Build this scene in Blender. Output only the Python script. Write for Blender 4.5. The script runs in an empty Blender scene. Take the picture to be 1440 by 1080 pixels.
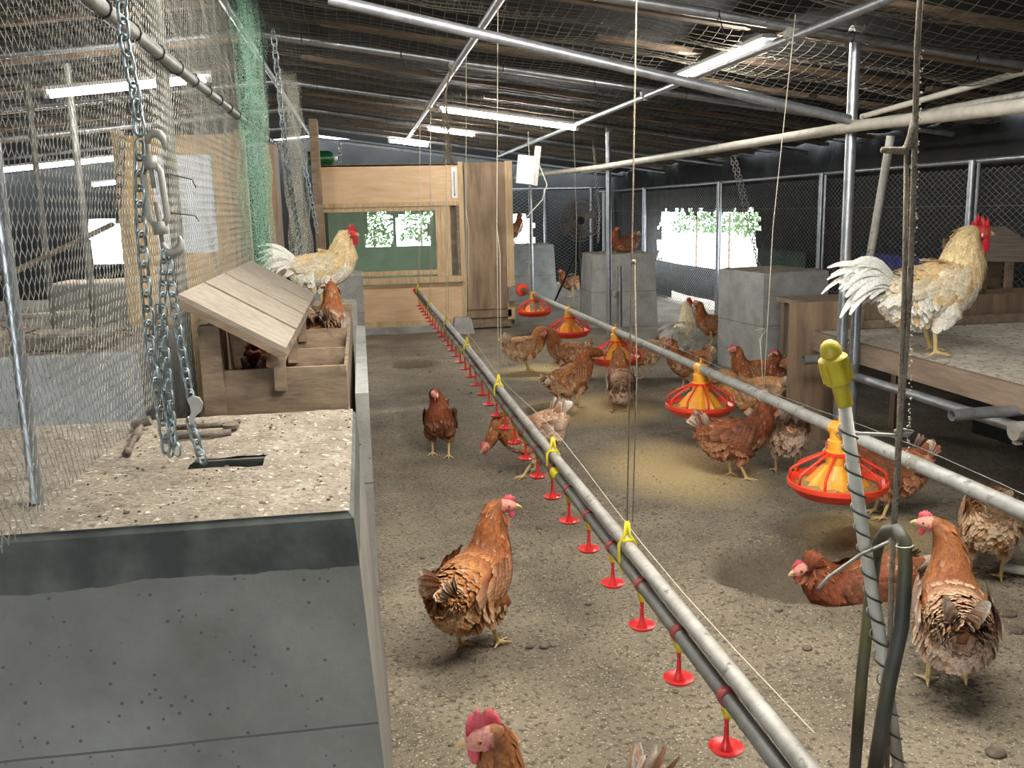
import bpy, math, random, numpy as np
from mathutils import Vector, Matrix, noise
SC=bpy.context.scene; COL=SC.collection
random.seed(7)
# ------------------------------------------------ camera, world, lamps, exposure
F=1300.; EYE=1.3
def _cam():
    y=np.array([(505-720)/F,(540-298)/F,-1.]); k=.023; c=y[1]-k*y[0]
    z=np.array([-k,1,c]); y/=np.linalg.norm(y); z/=np.linalg.norm(z)
    return np.array([np.cross(y,z),y,z])
CM=_cam()
cd=bpy.data.cameras.new('camera'); cam=bpy.data.objects.new('camera',cd); COL.objects.link(cam)
cd.sensor_width=36; cd.lens=F/1440*36; cd.clip_start=.02; cd.clip_end=200
cam.matrix_world=Matrix.Translation((0,0,EYE))@Matrix([list(r) for r in CM]).to_4x4()
SC.camera=cam
W=bpy.data.worlds.new('sky'); SC.world=W; W.use_nodes=True
bg=W.node_tree.nodes['Background']; bg.inputs[0].default_value=(.80,.90,1,1); bg.inputs[1].default_value=7.0
TUBE=130.0
SC.view_settings.view_transform='Standard'; SC.view_settings.look='None'; SC.view_settings.gamma=1
SC.view_settings.exposure=0.9; SC.view_settings.use_curve_mapping=False
# measured points of the photograph turned into places on a known plane
def _ray(x,y): return CM@np.array([(x-720)/F,(540-y)/F,-1.])
def ZP(x,y,z=0):
    d=_ray(x,y); return Vector(d*(z-EYE)/d[2])+Vector((0,0,EYE))
def YP(x,y,Y):
    d=_ray(x,y); return Vector(d*Y/d[1])+Vector((0,0,EYE))
def XP(x,y,X):
    d=_ray(x,y); return Vector(d*X/d[0])+Vector((0,0,EYE))
# ------------------------------------------------ materials
def lin(c): return tuple(((v/255)/12.92 if v/255<.04045 else ((v/255+.055)/1.055)**2.4) for v in c)
def mat(name,c1,c2=None,scale=8,rough=.7,metal=0,bump=0,bscale=None,stretch=None,spots=None,spots2=None,extra=None,detail=6,spec=.5):
    m=bpy.data.materials.new(name); m.use_nodes=True; nt=m.node_tree; N=nt.nodes; L=nt.links; b=N['Principled BSDF']
    b.inputs['Roughness'].default_value=rough; b.inputs['Metallic'].default_value=metal; b.inputs['Specular IOR Level'].default_value=spec
    c1=lin(c1); c2=lin(c2) if c2 else tuple(v*.75 for v in c1)
    tc=N.new('ShaderNodeTexCoord'); mp=N.new('ShaderNodeMapping'); L.new(tc.outputs['Object'],mp.inputs[0])
    if stretch: mp.inputs['Scale'].default_value=stretch
    nz=N.new('ShaderNodeTexNoise'); nz.inputs['Scale'].default_value=scale; nz.inputs['Detail'].default_value=detail; nz.inputs['Roughness'].default_value=.65
    L.new(mp.outputs[0],nz.inputs[0])
    cr=N.new('ShaderNodeValToRGB'); cr.color_ramp.elements[0].position=.32; cr.color_ramp.elements[1].position=.68
    cr.color_ramp.elements[0].color=(*c2,1); cr.color_ramp.elements[1].color=(*c1,1)
    L.new(nz.outputs[0],cr.inputs[0]); out=cr.outputs[0]
    for sp in (spots,spots2):
        if sp:   # (scale, threshold lo, hi, colour)
            n2=N.new('ShaderNodeTexNoise'); n2.inputs['Scale'].default_value=sp[0]; n2.inputs['Detail'].default_value=3
            L.new(tc.outputs['Object'],n2.inputs[0])
            r2=N.new('ShaderNodeValToRGB'); r2.color_ramp.elements[0].position=sp[1]; r2.color_ramp.elements[1].position=sp[2]
            L.new(n2.outputs[0],r2.inputs[0]); mx=N.new('ShaderNodeMixRGB'); L.new(r2.outputs[0],mx.inputs[0]); L.new(out,mx.inputs[1])
            mx.inputs[2].default_value=(*lin(sp[3]),1); out=mx.outputs[0]
    if extra: out=extra(nt,tc,out)
    L.new(out,b.inputs['Base Color'])
    if bump:
        n3=N.new('ShaderNodeTexNoise'); n3.inputs['Scale'].default_value=bscale or scale*4; n3.inputs['Detail'].default_value=8
        L.new(mp.outputs[0],n3.inputs[0]); bp=N.new('ShaderNodeBump'); bp.inputs['Strength'].default_value=bump; bp.inputs['Distance'].default_value=.01
        L.new(n3.outputs[0],bp.inputs['Height']); L.new(bp.outputs[0],b.inputs['Normal'])
    return m
M={}
def pits(nt,tc,out):   # blow holes and a pour line of cast concrete
    N=nt.nodes; L=nt.links
    v=N.new('ShaderNodeTexVoronoi'); v.inputs['Scale'].default_value=48; L.new(tc.outputs['Object'],v.inputs[0])
    r=N.new('ShaderNodeValToRGB'); r.color_ramp.elements[0].position=.11; r.color_ramp.elements[1].position=.19
    r.color_ramp.elements[0].color=(1,1,1,1); r.color_ramp.elements[1].color=(0,0,0,1); L.new(v.outputs['Distance'],r.inputs[0])
    n=N.new('ShaderNodeTexNoise'); n.inputs['Scale'].default_value=9; L.new(tc.outputs['Object'],n.inputs[0])
    g=N.new('ShaderNodeMath'); g.operation='GREATER_THAN'; g.inputs[1].default_value=.50; L.new(n.outputs[0],g.inputs[0])
    q=N.new('ShaderNodeMath'); q.operation='MULTIPLY'; L.new(r.outputs[0],q.inputs[0]); L.new(g.outputs[0],q.inputs[1])
    mx=N.new('ShaderNodeMixRGB'); L.new(q.outputs[0],mx.inputs[0]); L.new(out,mx.inputs[1]); mx.inputs[2].default_value=(.09,.085,.075,1)
    sx=N.new('ShaderNodeSeparateXYZ'); L.new(tc.outputs['Object'],sx.inputs[0])
    w=N.new('ShaderNodeTexNoise'); w.inputs['Scale'].default_value=3; L.new(tc.outputs['Object'],w.inputs[0])
    a=N.new('ShaderNodeMath'); a.operation='MULTIPLY_ADD'; a.inputs[1].default_value=.012; L.new(w.outputs[0],a.inputs[0]); L.new(sx.outputs[2],a.inputs[2])
    s=N.new('ShaderNodeMath'); s.operation='COMPARE'; s.inputs[1].default_value=.39; s.inputs[2].default_value=.0022; L.new(a.outputs[0],s.inputs[0])
    m2=N.new('ShaderNodeMixRGB'); L.new(s.outputs[0],m2.inputs[0]); L.new(mx.outputs[0],m2.inputs[1]); m2.inputs[2].default_value=(.10,.095,.085,1)
    return m2.outputs[0]
def band(nt,tc,out):   # the darker last pour along the top edge
    N=nt.nodes; L=nt.links; out=pits(nt,tc,out)
    sx=N.new('ShaderNodeSeparateXYZ'); L.new(tc.outputs['Object'],sx.inputs[0])
    w=N.new('ShaderNodeTexNoise'); w.inputs['Scale'].default_value=5; w.inputs['Detail'].default_value=5; L.new(tc.outputs['Object'],w.inputs[0])
    a=N.new('ShaderNodeMath'); a.operation='MULTIPLY_ADD'; a.inputs[1].default_value=.05; L.new(w.outputs[0],a.inputs[0]); L.new(sx.outputs[2],a.inputs[2])
    s=N.new('ShaderNodeMath'); s.operation='GREATER_THAN'; s.inputs[1].default_value=.705; L.new(a.outputs[0],s.inputs[0])
    n=N.new('ShaderNodeTexNoise'); n.inputs['Scale'].default_value=14; n.inputs['Detail'].default_value=5; L.new(tc.outputs['Object'],n.inputs[0])
    r=N.new('ShaderNodeValToRGB'); r.color_ramp.elements[0].position=.35; r.color_ramp.elements[1].position=.7
    r.color_ramp.elements[0].color=(*lin((62,63,58)),1); r.color_ramp.elements[1].color=(*lin((94,96,88)),1); L.new(n.outputs[0],r.inputs[0])
    mx=N.new('ShaderNodeMixRGB'); L.new(s.outputs[0],mx.inputs[0]); L.new(out,mx.inputs[1]); L.new(r.outputs[0],mx.inputs[2])
    return mx.outputs[0]
M['concrete']=mat('concrete',(176,175,170),(138,137,130),5,.85,bump=.25,bscale=60,extra=pits)
M['concrete_block']=mat('concrete_block',(138,134,124),(110,106,96),4,.85,bump=.25,bscale=60,extra=band)
M['dusty']=mat('dusty_top',(166,153,134),(124,112,95),12,.95,bump=1,bscale=70,spots=(46,.54,.70,(104,92,76)),spots2=(80,.62,.68,(214,206,190)))
def feedtint(nt,tc,out):   # spilt feed lying on the soil round the feeders
    N=nt.nodes; L=nt.links
    def blob(cx,cy,rx,ry):
        mp=N.new('ShaderNodeMapping'); mp.vector_type='TEXTURE'; mp.inputs['Location'].default_value=(cx,cy,0); mp.inputs['Scale'].default_value=(rx,ry,50)
        L.new(tc.outputs['Object'],mp.inputs[0]); g=N.new('ShaderNodeTexGradient'); g.gradient_type='SPHERICAL'; L.new(mp.outputs[0],g.inputs[0]); return g.outputs[1]
    acc=None
    for b in ((1.5,4.3,.55,.8),(1.45,5.75,.6,.7),(1.45,7.2,.6,.6),(1.9,3.2,.35,.4)):
        o=blob(*b)
        if acc is None: acc=o
        else:
            a=N.new('ShaderNodeMath'); a.operation='MAXIMUM'; L.new(acc,a.inputs[0]); L.new(o,a.inputs[1]); acc=a.outputs[0]
    n=N.new('ShaderNodeTexNoise'); n.inputs['Scale'].default_value=60; n.inputs['Detail'].default_value=5; L.new(tc.outputs['Object'],n.inputs[0])
    q=N.new('ShaderNodeMath'); q.operation='MULTIPLY'; L.new(acc,q.inputs[0]); L.new(n.outputs[0],q.inputs[1])
    r=N.new('ShaderNodeValToRGB'); r.color_ramp.elements[0].position=.08; r.color_ramp.elements[1].position=.35; L.new(q.outputs[0],r.inputs[0])
    mx=N.new('ShaderNodeMixRGB'); L.new(r.outputs[0],mx.inputs[0]); L.new(out,mx.inputs[1]); mx.inputs[2].default_value=(*lin((196,172,122)),1)
    out=mx.outputs[0]; acc=None      # darker brown blobs laid over the dust bath pits
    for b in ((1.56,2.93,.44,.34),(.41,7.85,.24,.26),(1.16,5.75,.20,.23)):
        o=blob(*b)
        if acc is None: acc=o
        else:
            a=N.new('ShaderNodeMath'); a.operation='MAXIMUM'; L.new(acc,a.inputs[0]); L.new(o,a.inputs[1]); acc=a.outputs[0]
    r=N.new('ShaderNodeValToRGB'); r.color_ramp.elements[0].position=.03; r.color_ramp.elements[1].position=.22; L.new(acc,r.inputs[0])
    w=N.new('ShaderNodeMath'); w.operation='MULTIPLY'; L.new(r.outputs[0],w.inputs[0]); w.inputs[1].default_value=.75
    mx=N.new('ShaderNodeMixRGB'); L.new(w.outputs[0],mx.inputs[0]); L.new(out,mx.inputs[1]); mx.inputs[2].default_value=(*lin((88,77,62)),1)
    return mx.outputs[0]
M['deckcrust_lit']=mat('deck_crust_lit',(214,206,190),(176,166,148),12,.95,bump=.8,bscale=70,spots=(34,.56,.68,(110,98,82)))  # droppings crust, paler than the block tops to paint in strong lamp light
M['feedpipe']=mat('feed_pipe',(174,172,164),(138,136,128),14,.6,.25,bump=.12,bscale=80,spots=(30,.62,.72,(108,104,94)))
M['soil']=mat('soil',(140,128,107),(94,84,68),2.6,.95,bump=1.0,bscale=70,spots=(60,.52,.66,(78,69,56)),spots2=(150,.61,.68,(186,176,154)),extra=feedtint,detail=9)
M['clod']=mat('clod',(120,108,90),(80,70,58),30,.95,bump=.8)
M['pit_soil']=mat('pit_soil',(98,86,68),(70,60,48),30,.95,bump=1)
M['galv']=mat('galvanised',(176,178,180),(140,142,144),18,.38,.75,bump=.08,stretch=(1,1,1))
M['galv_dull']=mat('galvanised_dull',(178,174,164),(140,136,126),14,.6,.35,bump=.1,spots=(40,.62,.7,(110,104,92)))
M['whitepipe']=mat('dusty_pipe',(200,194,180),(168,160,146),10,.65,.15,bump=.15,bscale=80)
M['pvc']=mat('pvc_grey',(122,120,112),(88,86,80),12,.5,.1,bump=.1)
M['chain']=mat('zinc_chain',(168,180,182),(128,140,142),20,.35,.8)
M['rust']=mat('rusty_iron',(130,118,104),(84,72,62),30,.85,.2,bump=.5)
M['ply']=mat('plywood',(222,190,152),(200,164,124),3,.7,bump=.12,bscale=20,stretch=(1,1,6))
M['ply2']=mat('plywood_left',(216,180,128),(196,158,108),3,.7,bump=.12,bscale=20,stretch=(1,1,6))
M['plydark']=mat('plywood_dark',(150,126,100),(104,84,64),3,.75,bump=.15,bscale=20,stretch=(5,5,.7))
M['lumber']=mat('lumber',(204,178,140),(172,142,104),6,.75,bump=.15,stretch=(6,6,.8))
M['lumberx']=mat('lumber_x',(150,126,102),(92,76,60),6,.8,bump=.2,stretch=(.7,6,6))
M['weather']=mat('weathered',(160,148,132),(124,112,96),5,.85,bump=.3,bscale=30,stretch=(1,8,8))
M['nestwood']=mat('nest_wood',(154,132,106),(104,86,68),6,.85,bump=.25,stretch=(1,4,4),spots=(12,.6,.75,(84,72,60)))
M['deckwood']=mat('deck_wood',(152,132,110),(112,94,76),5,.8,bump=.25,stretch=(6,.8,6))
M['black']=mat('dark_void',(24,23,22),(14,14,13),5,.9)
M['blackcloth']=mat('dark_cover_cloth',(38,37,35),(22,22,21),2.2,.95,bump=.6,bscale=14)
M['roofcloth']=mat('roof_cloth',(24,22,21),(13,12,12),2.5,.95,bump=.6,bscale=20)
M['netrope']=mat('net_rope',(132,124,110),(92,86,76),20,.9)
M['wire']=mat('netting_wire',(158,155,142),(108,106,98),10,.6,.3)
M['wiredark']=mat('fence_wire',(136,136,130),(104,104,100),10,.6,.3)
M['greencloth']=mat('green_lining',(158,178,152),(130,152,128),6,.9,bump=.4); M['greencloth'].node_tree.nodes['Principled BSDF'].inputs['Transmission Weight'].default_value=0
def _tl(m):
    nt=m.node_tree; t=nt.nodes.new('ShaderNodeBsdfTranslucent'); t.inputs[0].default_value=(*lin((150,176,140)),1); mx=nt.nodes.new('ShaderNodeMixShader'); mx.inputs[0].default_value=.35
    nt.links.new(nt.nodes['Principled BSDF'].outputs[0],mx.inputs[1]); nt.links.new(t.outputs[0],mx.inputs[2]); nt.links.new(mx.outputs[0],nt.nodes['Material Output'].inputs[0])
_tl(M['greencloth'])
M['rope']=mat('string',(214,204,184),(184,172,150),60,.9)
M['dirtyrope']=mat('dirty_rod',(150,136,116),(116,102,84),60,.85,bump=.6)
M['yellow']=mat('yellow_plastic',(226,206,40),(200,178,34),20,.45)
M['yellowcap']=mat('yellow_cap',(208,184,50),(176,154,40),12,.5,spots=(6,.55,.8,(160,150,110)))
M['red']=mat('red_cup',(226,52,48),(200,36,36),12,.35,spots=(50,.66,.7,(236,150,140)))
M['orange']=mat('orange_plastic',(238,72,40),(222,56,32),8,.38)
M['amber']=mat('amber_plastic',(240,176,56),(226,150,40),9,.4)
M['feed']=mat('chicken_feed',(206,168,104),(160,120,66),70,.95,bump=1,bscale=200)
M['white']=mat('white_plastic',(232,232,228),(214,212,206),6,.5)
M['paper']=mat('white_sheet',(248,248,252),(226,226,232),6,.7)
M['grey_metal']=mat('grey_motor',(150,148,140),(110,108,102),10,.5,.4)
M['hose']=mat('hose',(84,82,72),(58,56,48),10,.55,bump=.2,spots=(7,.5,.7,(96,90,50)))
M['cablewhite']=mat('spiral_white',(210,204,188),(180,172,156),20,.6)
M['darkgreen']=mat('green_bottle',(24,84,40),(16,60,30),5,.3)
M['leafgreen']=mat('leaves',(92,120,60),(60,90,40),5,.8)
M['bluetarp']=mat('blue_tarp',(30,44,130),(20,30,92),5,.6)
M['greentarp']=mat('green_tarp',(40,80,50),(26,54,36),5,.7)
M['outground']=mat('outside_gravel',(190,188,182),(160,158,150),5,.9)
M['beak']=mat('beak_horn',(214,184,130),(190,156,104),40,.5)
M['eye']=mat('eye_orange',(190,110,30),(150,80,20),40,.2)
M['pupil']=mat('pupil',(10,10,10),(5,5,5),40,.1)
M['combpink']=mat('comb_pink',(222,96,104),(200,70,78),60,.6,bump=.4,bscale=200)
M['combred']=mat('comb_red',(196,34,48),(168,24,38),60,.55,bump=.4,bscale=200)
def birdmat():
    m=bpy.data.materials.new('plumage'); m.use_nodes=True; nt=m.node_tree; N=nt.nodes; L=nt.links; b=N['Principled BSDF']
    a=N.new('ShaderNodeAttribute'); a.attribute_name='Col'; tc=N.new('ShaderNodeTexCoord')
    n=N.new('ShaderNodeTexNoise'); n.inputs['Scale'].default_value=160; n.inputs['Detail'].default_value=4; L.new(tc.outputs['Object'],n.inputs[0])
    r=N.new('ShaderNodeMapRange'); r.inputs[1].default_value=.3; r.inputs[2].default_value=.7; r.inputs[3].default_value=.72; r.inputs[4].default_value=1.2; L.new(n.outputs[0],r.inputs[0])
    mx=N.new('ShaderNodeMixRGB'); mx.blend_type='MULTIPLY'; mx.inputs[0].default_value=1; L.new(a.outputs['Color'],mx.inputs[1]); L.new(r.outputs[0],mx.inputs[2])
    L.new(mx.outputs[0],b.inputs['Base Color']); b.inputs['Roughness'].default_value=.7; b.inputs['Specular IOR Level'].default_value=.3
    bp=N.new('ShaderNodeBump'); bp.inputs['Strength'].default_value=.4; bp.inputs['Distance'].default_value=.003; L.new(n.outputs[0],bp.inputs['Height']); L.new(bp.outputs[0],b.inputs['Normal'])
    return m
M['bird']=birdmat()
def emis(name,c,s):
    m=bpy.data.materials.new(name); m.use_nodes=True; b=m.node_tree.nodes['Principled BSDF']
    b.inputs['Base Color'].default_value=(.9,.9,.9,1); b.inputs['Emission Color'].default_value=(*c,1); b.inputs['Emission Strength'].default_value=s; return m
M['tube']=emis('lit_tube',(1,.98,.93),TUBE)
def netcloth(name,c,dens):   # fine woven net: threads of a tight grid with open cells between
    m=bpy.data.materials.new(name); m.use_nodes=True; nt=m.node_tree; N=nt.nodes; L=nt.links; b=N['Principled BSDF']
    b.inputs['Base Color'].default_value=(*lin(c),1); b.inputs['Roughness'].default_value=.8
    tc=N.new('ShaderNodeTexCoord'); v=N.new('ShaderNodeTexVoronoi'); v.feature='DISTANCE_TO_EDGE'; v.inputs['Scale'].default_value=70; L.new(tc.outputs['Object'],v.inputs[0])
    n=N.new('ShaderNodeTexNoise'); n.inputs['Scale'].default_value=5; L.new(tc.outputs['Object'],n.inputs[0])
    q=N.new('ShaderNodeMath'); q.operation='MULTIPLY'; q.inputs[1].default_value=dens; L.new(n.outputs[0],q.inputs[0])
    g=N.new('ShaderNodeMath'); g.operation='LESS_THAN'; L.new(v.outputs['Distance'],g.inputs[0]); L.new(q.outputs[0],g.inputs[1])
    L.new(g.outputs[0],b.inputs['Alpha']); return m
M['greennet']=netcloth('green_fine_net',(140,184,156),.075)
M['whitenet']=netcloth('white_fine_net',(196,192,172),.06)
# ------------------------------------------------ mesh collecting
ORG={}
class MB:
    def __init__(s): s.v=[]; s.f=[]; s.c=[]; s.mi=[]; s.cur=0; s.col=None
    def add(s,vs,fs,col=None):
        o=len(s.v); s.v+= [tuple(p) for p in vs]; s.f+=[tuple(i+o for i in f) for f in fs]; s.mi+=[s.cur]*len(fs)
        s.c+=[col or s.col or (1,1,1)]*len(vs) if not isinstance(col,list) else col
        return s
    def box(s,a,b,R=None,c=None):
        x0,y0,z0=a; x1,y1,z1=b
        vs=[Vector(p) for p in ((x0,y0,z0),(x1,y0,z0),(x1,y1,z0),(x0,y1,z0),(x0,y0,z1),(x1,y0,z1),(x1,y1,z1),(x0,y1,z1))]
        if R is not None:
            c=Vector(c) if c is not None else Vector(((x0+x1)/2,(y0+y1)/2,(z0+z1)/2)); vs=[c+R@(p-c) for p in vs]
        return s.add(vs,[(0,3,2,1),(4,5,6,7),(0,1,5,4),(1,2,6,5),(2,3,7,6),(3,0,4,7)])
    def hexa(s,vs): return s.add(vs,[(0,3,2,1),(4,5,6,7),(0,1,5,4),(1,2,6,5),(2,3,7,6),(3,0,4,7)])
    def beam(s,p,q,w,h,up=(0,0,1)):   # squared timber from p to q
        p=Vector(p); q=Vector(q); t=(q-p).normalized(); u=Vector(up); sd=t.cross(u).normalized()*w/2; n=sd.cross(t).normalized()*h/2
        return s.hexa([p-sd-n,p+sd-n,q+sd-n,q-sd-n,p-sd+n,p+sd+n,q+sd+n,q-sd+n])
    def tube(s,pts,r,n=8,cap=True,col=None):
        pts=[Vector(p) for p in pts]; k=len(pts); rs=r if isinstance(r,(list,tuple)) else [r]*k
        t0=(pts[1]-pts[0]).normalized(); ref=Vector((0,0,1)) if abs(t0.z)<.9 else Vector((1,0,0)); sd=t0.cross(ref).normalized(); vs=[]; fs=[]
        for i,p in enumerate(pts):
            t=(pts[min(i+1,k-1)]-pts[max(i-1,0)])
            t=t.normalized() if t.length>1e-9 else t0
            sd=(sd-t*sd.dot(t)).normalized(); nn=t.cross(sd)
            for j in range(n):
                a=2*math.pi*j/n; vs.append(p+(sd*math.cos(a)+nn*math.sin(a))*rs[i])
        for i in range(k-1):
            for j in range(n): fs.append((i*n+j,i*n+(j+1)%n,(i+1)*n+(j+1)%n,(i+1)*n+j))
        if cap: fs.append(tuple(range(n))[::-1]); fs.append(tuple((k-1)*n+j for j in range(n)))
        return s.add(vs,fs,col)
    def pipe(s,p,q,r,n=14,wall=.15):   # hollow ended pipe
        s.tube([p,q],r,n,cap=False); s.tube([q,p],r*(1-wall),n,cap=False)
        for a,b in ((p,q),(q,p)):
            a=Vector(a); b=Vector(b); s.tube([a,a+(b-a).normalized()*1e-4],[r,r*(1-wall)],n,cap=False)
        return s
    def lathe(s,prof,c=(0,0,0),n=24,R=None):   # profile of (radius, z)
        c=Vector(c); vs=[]; fs=[]
        for (r,z) in prof:
            for j in range(n):
                a=2*math.pi*j/n; p=Vector((r*math.cos(a),r*math.sin(a),z)); vs.append(c+(R@p if R is not None else p))
        for i in range(len(prof)-1):
            for j in range(n): fs.append((i*n+j,i*n+(j+1)%n,(i+1)*n+(j+1)%n,(i+1)*n+j))
        if prof[0][0]>1e-5: fs.append(tuple(range(n))[::-1])
        if prof[-1][0]>1e-5: fs.append(tuple((len(prof)-1)*n+j for j in range(n)))
        return s.add(vs,fs)
    def ball(s,c,r,n=10,m=8,R=None,col=None):
        r=(r,r,r) if not isinstance(r,(tuple,list)) else r; c=Vector(c); vs=[]; fs=[]
        for i in range(m+1):
            a=math.pi*i/m
            for j in range(n):
                b=2*math.pi*j/n; p=Vector((r[0]*math.sin(a)*math.cos(b),r[1]*math.sin(a)*math.sin(b),r[2]*math.cos(a))); vs.append(c+(R@p if R is not None else p))
        for i in range(m):
            for j in range(n): fs.append((i*n+j,(i+1)*n+j,(i+1)*n+(j+1)%n,i*n+(j+1)%n))
        return s.add(vs,fs,col)
    def mesh(s,name,org=(0,0,0),smooth=True,mats=(),color=False):
        me=bpy.data.meshes.new(name); o=Vector(org)
        me.from_pydata([tuple(Vector(p)-o) for p in s.v] if o.length>0 else s.v,[],s.f); me.update()
        for m in mats: me.materials.append(m)
        if len(mats)>1: me.polygons.foreach_set('material_index',s.mi)
        if color:
            ca=me.color_attributes.new('Col','FLOAT_COLOR','POINT'); ca.data.foreach_set('color',[x for c in s.c for x in (c[0],c[1],c[2],1)])
        if smooth: me.shade_smooth()
        return me
    def build(s,name,m,parent=None,smooth=False,local=False,color=False,loc=None,autos=False):
        mats=m if isinstance(m,(list,tuple)) else (m,)
        mats=[M[x] if isinstance(x,str) else x for x in mats]
        org=Vector((0,0,0)) if local else (ORG[parent.name] if parent else Vector(loc or (0,0,0)))
        me=s.mesh(name,org,smooth or autos,mats,color)
        if autos: me.set_sharp_from_angle(angle=math.radians(38))
        o=bpy.data.objects.new(name,me); COL.objects.link(o)
        if parent: o.parent=parent; ORG[o.name]=ORG.get(parent.name,Vector())
        else: o.location=org; ORG[o.name]=org
        return o
def tag(o,label,cat,group=None,kind=None):
    if label: o['label']=label
    if cat: o['category']=cat
    if group: o['group']=group
    if kind: o['kind']=kind
    return o
def empty(name,loc,label,cat,group=None,rz=0):
    o=bpy.data.objects.new(name,None); COL.objects.link(o); o.location=loc; o.rotation_euler=(0,0,rz); o.empty_display_size=.05
    ORG[o.name]=Vector(loc); return tag(o,label,cat,group)
def struct(o): o['kind']='structure'; return o
def copy_tree(o,loc,label=None,parent=None):
    c=o.copy(); COL.objects.link(c)
    if parent: c.parent=parent
    else:
        c.location=loc
        if label: c['label']=label
    for ch in [x for x in KIDS.get(o.name,[])]: copy_tree(ch,None,None,c)
    return c
KIDS={}
def reg(root):
    for o in COL.objects:
        if o.parent: KIDS.setdefault(o.parent.name,[]); 
    KIDS.clear()
    for o in COL.objects:
        if o.parent: KIDS.setdefault(o.parent.name,[]).append(o)
def nz(x,y,z=0): return noise.noise(Vector((x,y,z)))
# ------------------------------------------------ floor
PITS=[(1.56,2.93,.38,.30,.13),(.41,7.85,.20,.22,.09),(1.16,5.75,.16,.19,.10)]
def gz(x,y):
    z=.012*nz(x*2.2,y*2.2)+.006*nz(x*7,y*7,3)
    for (cx,cy,rx,ry,d) in PITS:
        q=((x-cx)/rx)**2+((y-cy)/ry)**2
        if q<3: z-=d*max(0,1-q**2.4) if q<1 else 0; z+=.012*math.exp(-((q-1.25)/.35)**2)
    return z
b=MB(); xs=[-7+i*.05 for i in range(int(11.8/.05)+1)]; ys=[-3+i*.05 for i in range(int(19.5/.05)+1)]
b.v=[(x,y,gz(x,y)) for y in ys for x in xs]; nx=len(xs)
b.f=[(j*nx+i,j*nx+i+1,(j+1)*nx+i+1,(j+1)*nx+i) for j in range(len(ys)-1) for i in range(nx-1)]; b.mi=[0]*len(b.f); b.c=[(1,1,1)]*len(b.v)
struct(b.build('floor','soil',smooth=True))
b=MB(); b.add([(-40,-40,-.14),(40,-40,-.14),(40,60,-.14),(-40,60,-.14)],[(0,1,2,3)]); tag(b.build('outside_ground','outground'),None,None,kind='structure')
# loose droppings and clods
b=MB(); R=random.Random(3)
for i in range(900):
    x=R.uniform(.05,2.25) if i<600 else R.uniform(.1,2.2); y=R.uniform(1.0,10) if i<600 else R.uniform(1.3,4); r=R.uniform(.002,.007)*(1.8 if R.random()<.10 else 1)
    b.ball((x,y,gz(x,y)+r*.2),(r,r*R.uniform(.4,1),r*.5),5,4,Matrix.Rotation(R.random()*3,3,'Z'))
for (px_,py_,r) in ((745,912,.012),(765,912,.014),(778,910,.01),(1400,1062,.022),(1135,914,.014),(1095,862,.013),(828,850,.012),(1430,890,.02),(1420,865,.02),(490,512,.014)):
    p=ZP(px_,py_,0); b.ball((p.x,p.y,gz(p.x,p.y)+r*.3),(r*1.2,r,r*.6),8,6)
tag(b.build('soil_clods','clod',smooth=True),'dark clods and droppings scattered over the bare soil floor','soil clods',kind='stuff')
# ------------------------------------------------ shed shell: roof cloth, rope net, covers
RX=-.62
def roofz(x): return 2.44-.137*(x-RX) if x>=RX else 2.44+.10*(x-RX)
b=MB(); XS=[-7,-5,-3.5,-2,RX,.3,1.2,2.1,3.0,4.3]
YS=[-3+i*.27 for i in range(70)]
vs=[(x,y,roofz(x)+.10-.03*abs(math.sin(math.pi*y/.54))) for y in YS for x in XS]; n=len(XS)
b.add(vs,[(j*n+i,(j+1)*n+i,(j+1)*n+i+1,j*n+i+1) for j in range(len(YS)-1) for i in range(n-1)])
struct(b.build('ceiling','roofcloth',smooth=True))
def gridwires(name,m,fn,u0,u1,du,v0,v1,dv,su,sv,r,label,cat):
    b=MB(); k=int((u1-u0)/du)
    def strand(P):
        b.tube(P,r,3,cap=False)
    for i in range(int((u1-u0)/du)+1):
        u=u0+i*du; N_=int((v1-v0)/sv); strand([fn(u,v0+(v1-v0)*t/N_) for t in range(N_+1)])
    for i in range(int((v1-v0)/dv)+1):
        v=v0+i*dv; N_=int((u1-u0)/su); strand([fn(u0+(u1-u0)*t/N_,v) for t in range(N_+1)])
    return tag(b.build(name,m),label,cat)
def sag(x,y):
    ph=(y+.12*nz(x*1.2,0,2))/.54; s=abs(math.sin(math.pi*ph))**.7
    return roofz(x)+.045-.075*s*(1+.5*nz(x*1.1,y*.8,5))+.015*nz(x*4,y*4)
gridwires('roof_net','netrope',lambda x,y:(x+.012*nz(x*3,y*3),y+.02*nz(x*3,y*3,7),sag(x,y)),RX+.02,4.1,.06,2.6,12.6,.045,.12,.07,.0017,'knotted rope net sagging between the battens under the dark roof cloth','net')
gridwires('roof_net','netrope',lambda x,y:(x,y,sag(x,y)),-4.2,RX-.03,.07,2.6,11,.06,.16,.09,.0014,'rope net under the roof of the left bay behind the chicken wire','net')
def cloth(name,fn,us,vs_,m,skip=None):
    b=MB(); n=len(us); b.v=[tuple(fn(u,v)) for v in vs_ for u in us]; b.c=[(1,1,1)]*len(b.v)
    for j in range(len(vs_)-1):
        for i in range(n-1):
            if skip and skip((us[i]+us[i+1])/2,(vs_[j]+vs_[j+1])/2): continue
            b.f.append((j*n+i,j*n+i+1,(j+1)*n+i+1,(j+1)*n+i)); b.mi.append(0)
    return struct(b.build(name,m,smooth=True))
def rng(a,b_,s): k=max(1,round((b_-a)/s)); return [a+(b_-a)*i/k for i in range(k+1)]
CX=4.32
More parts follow.
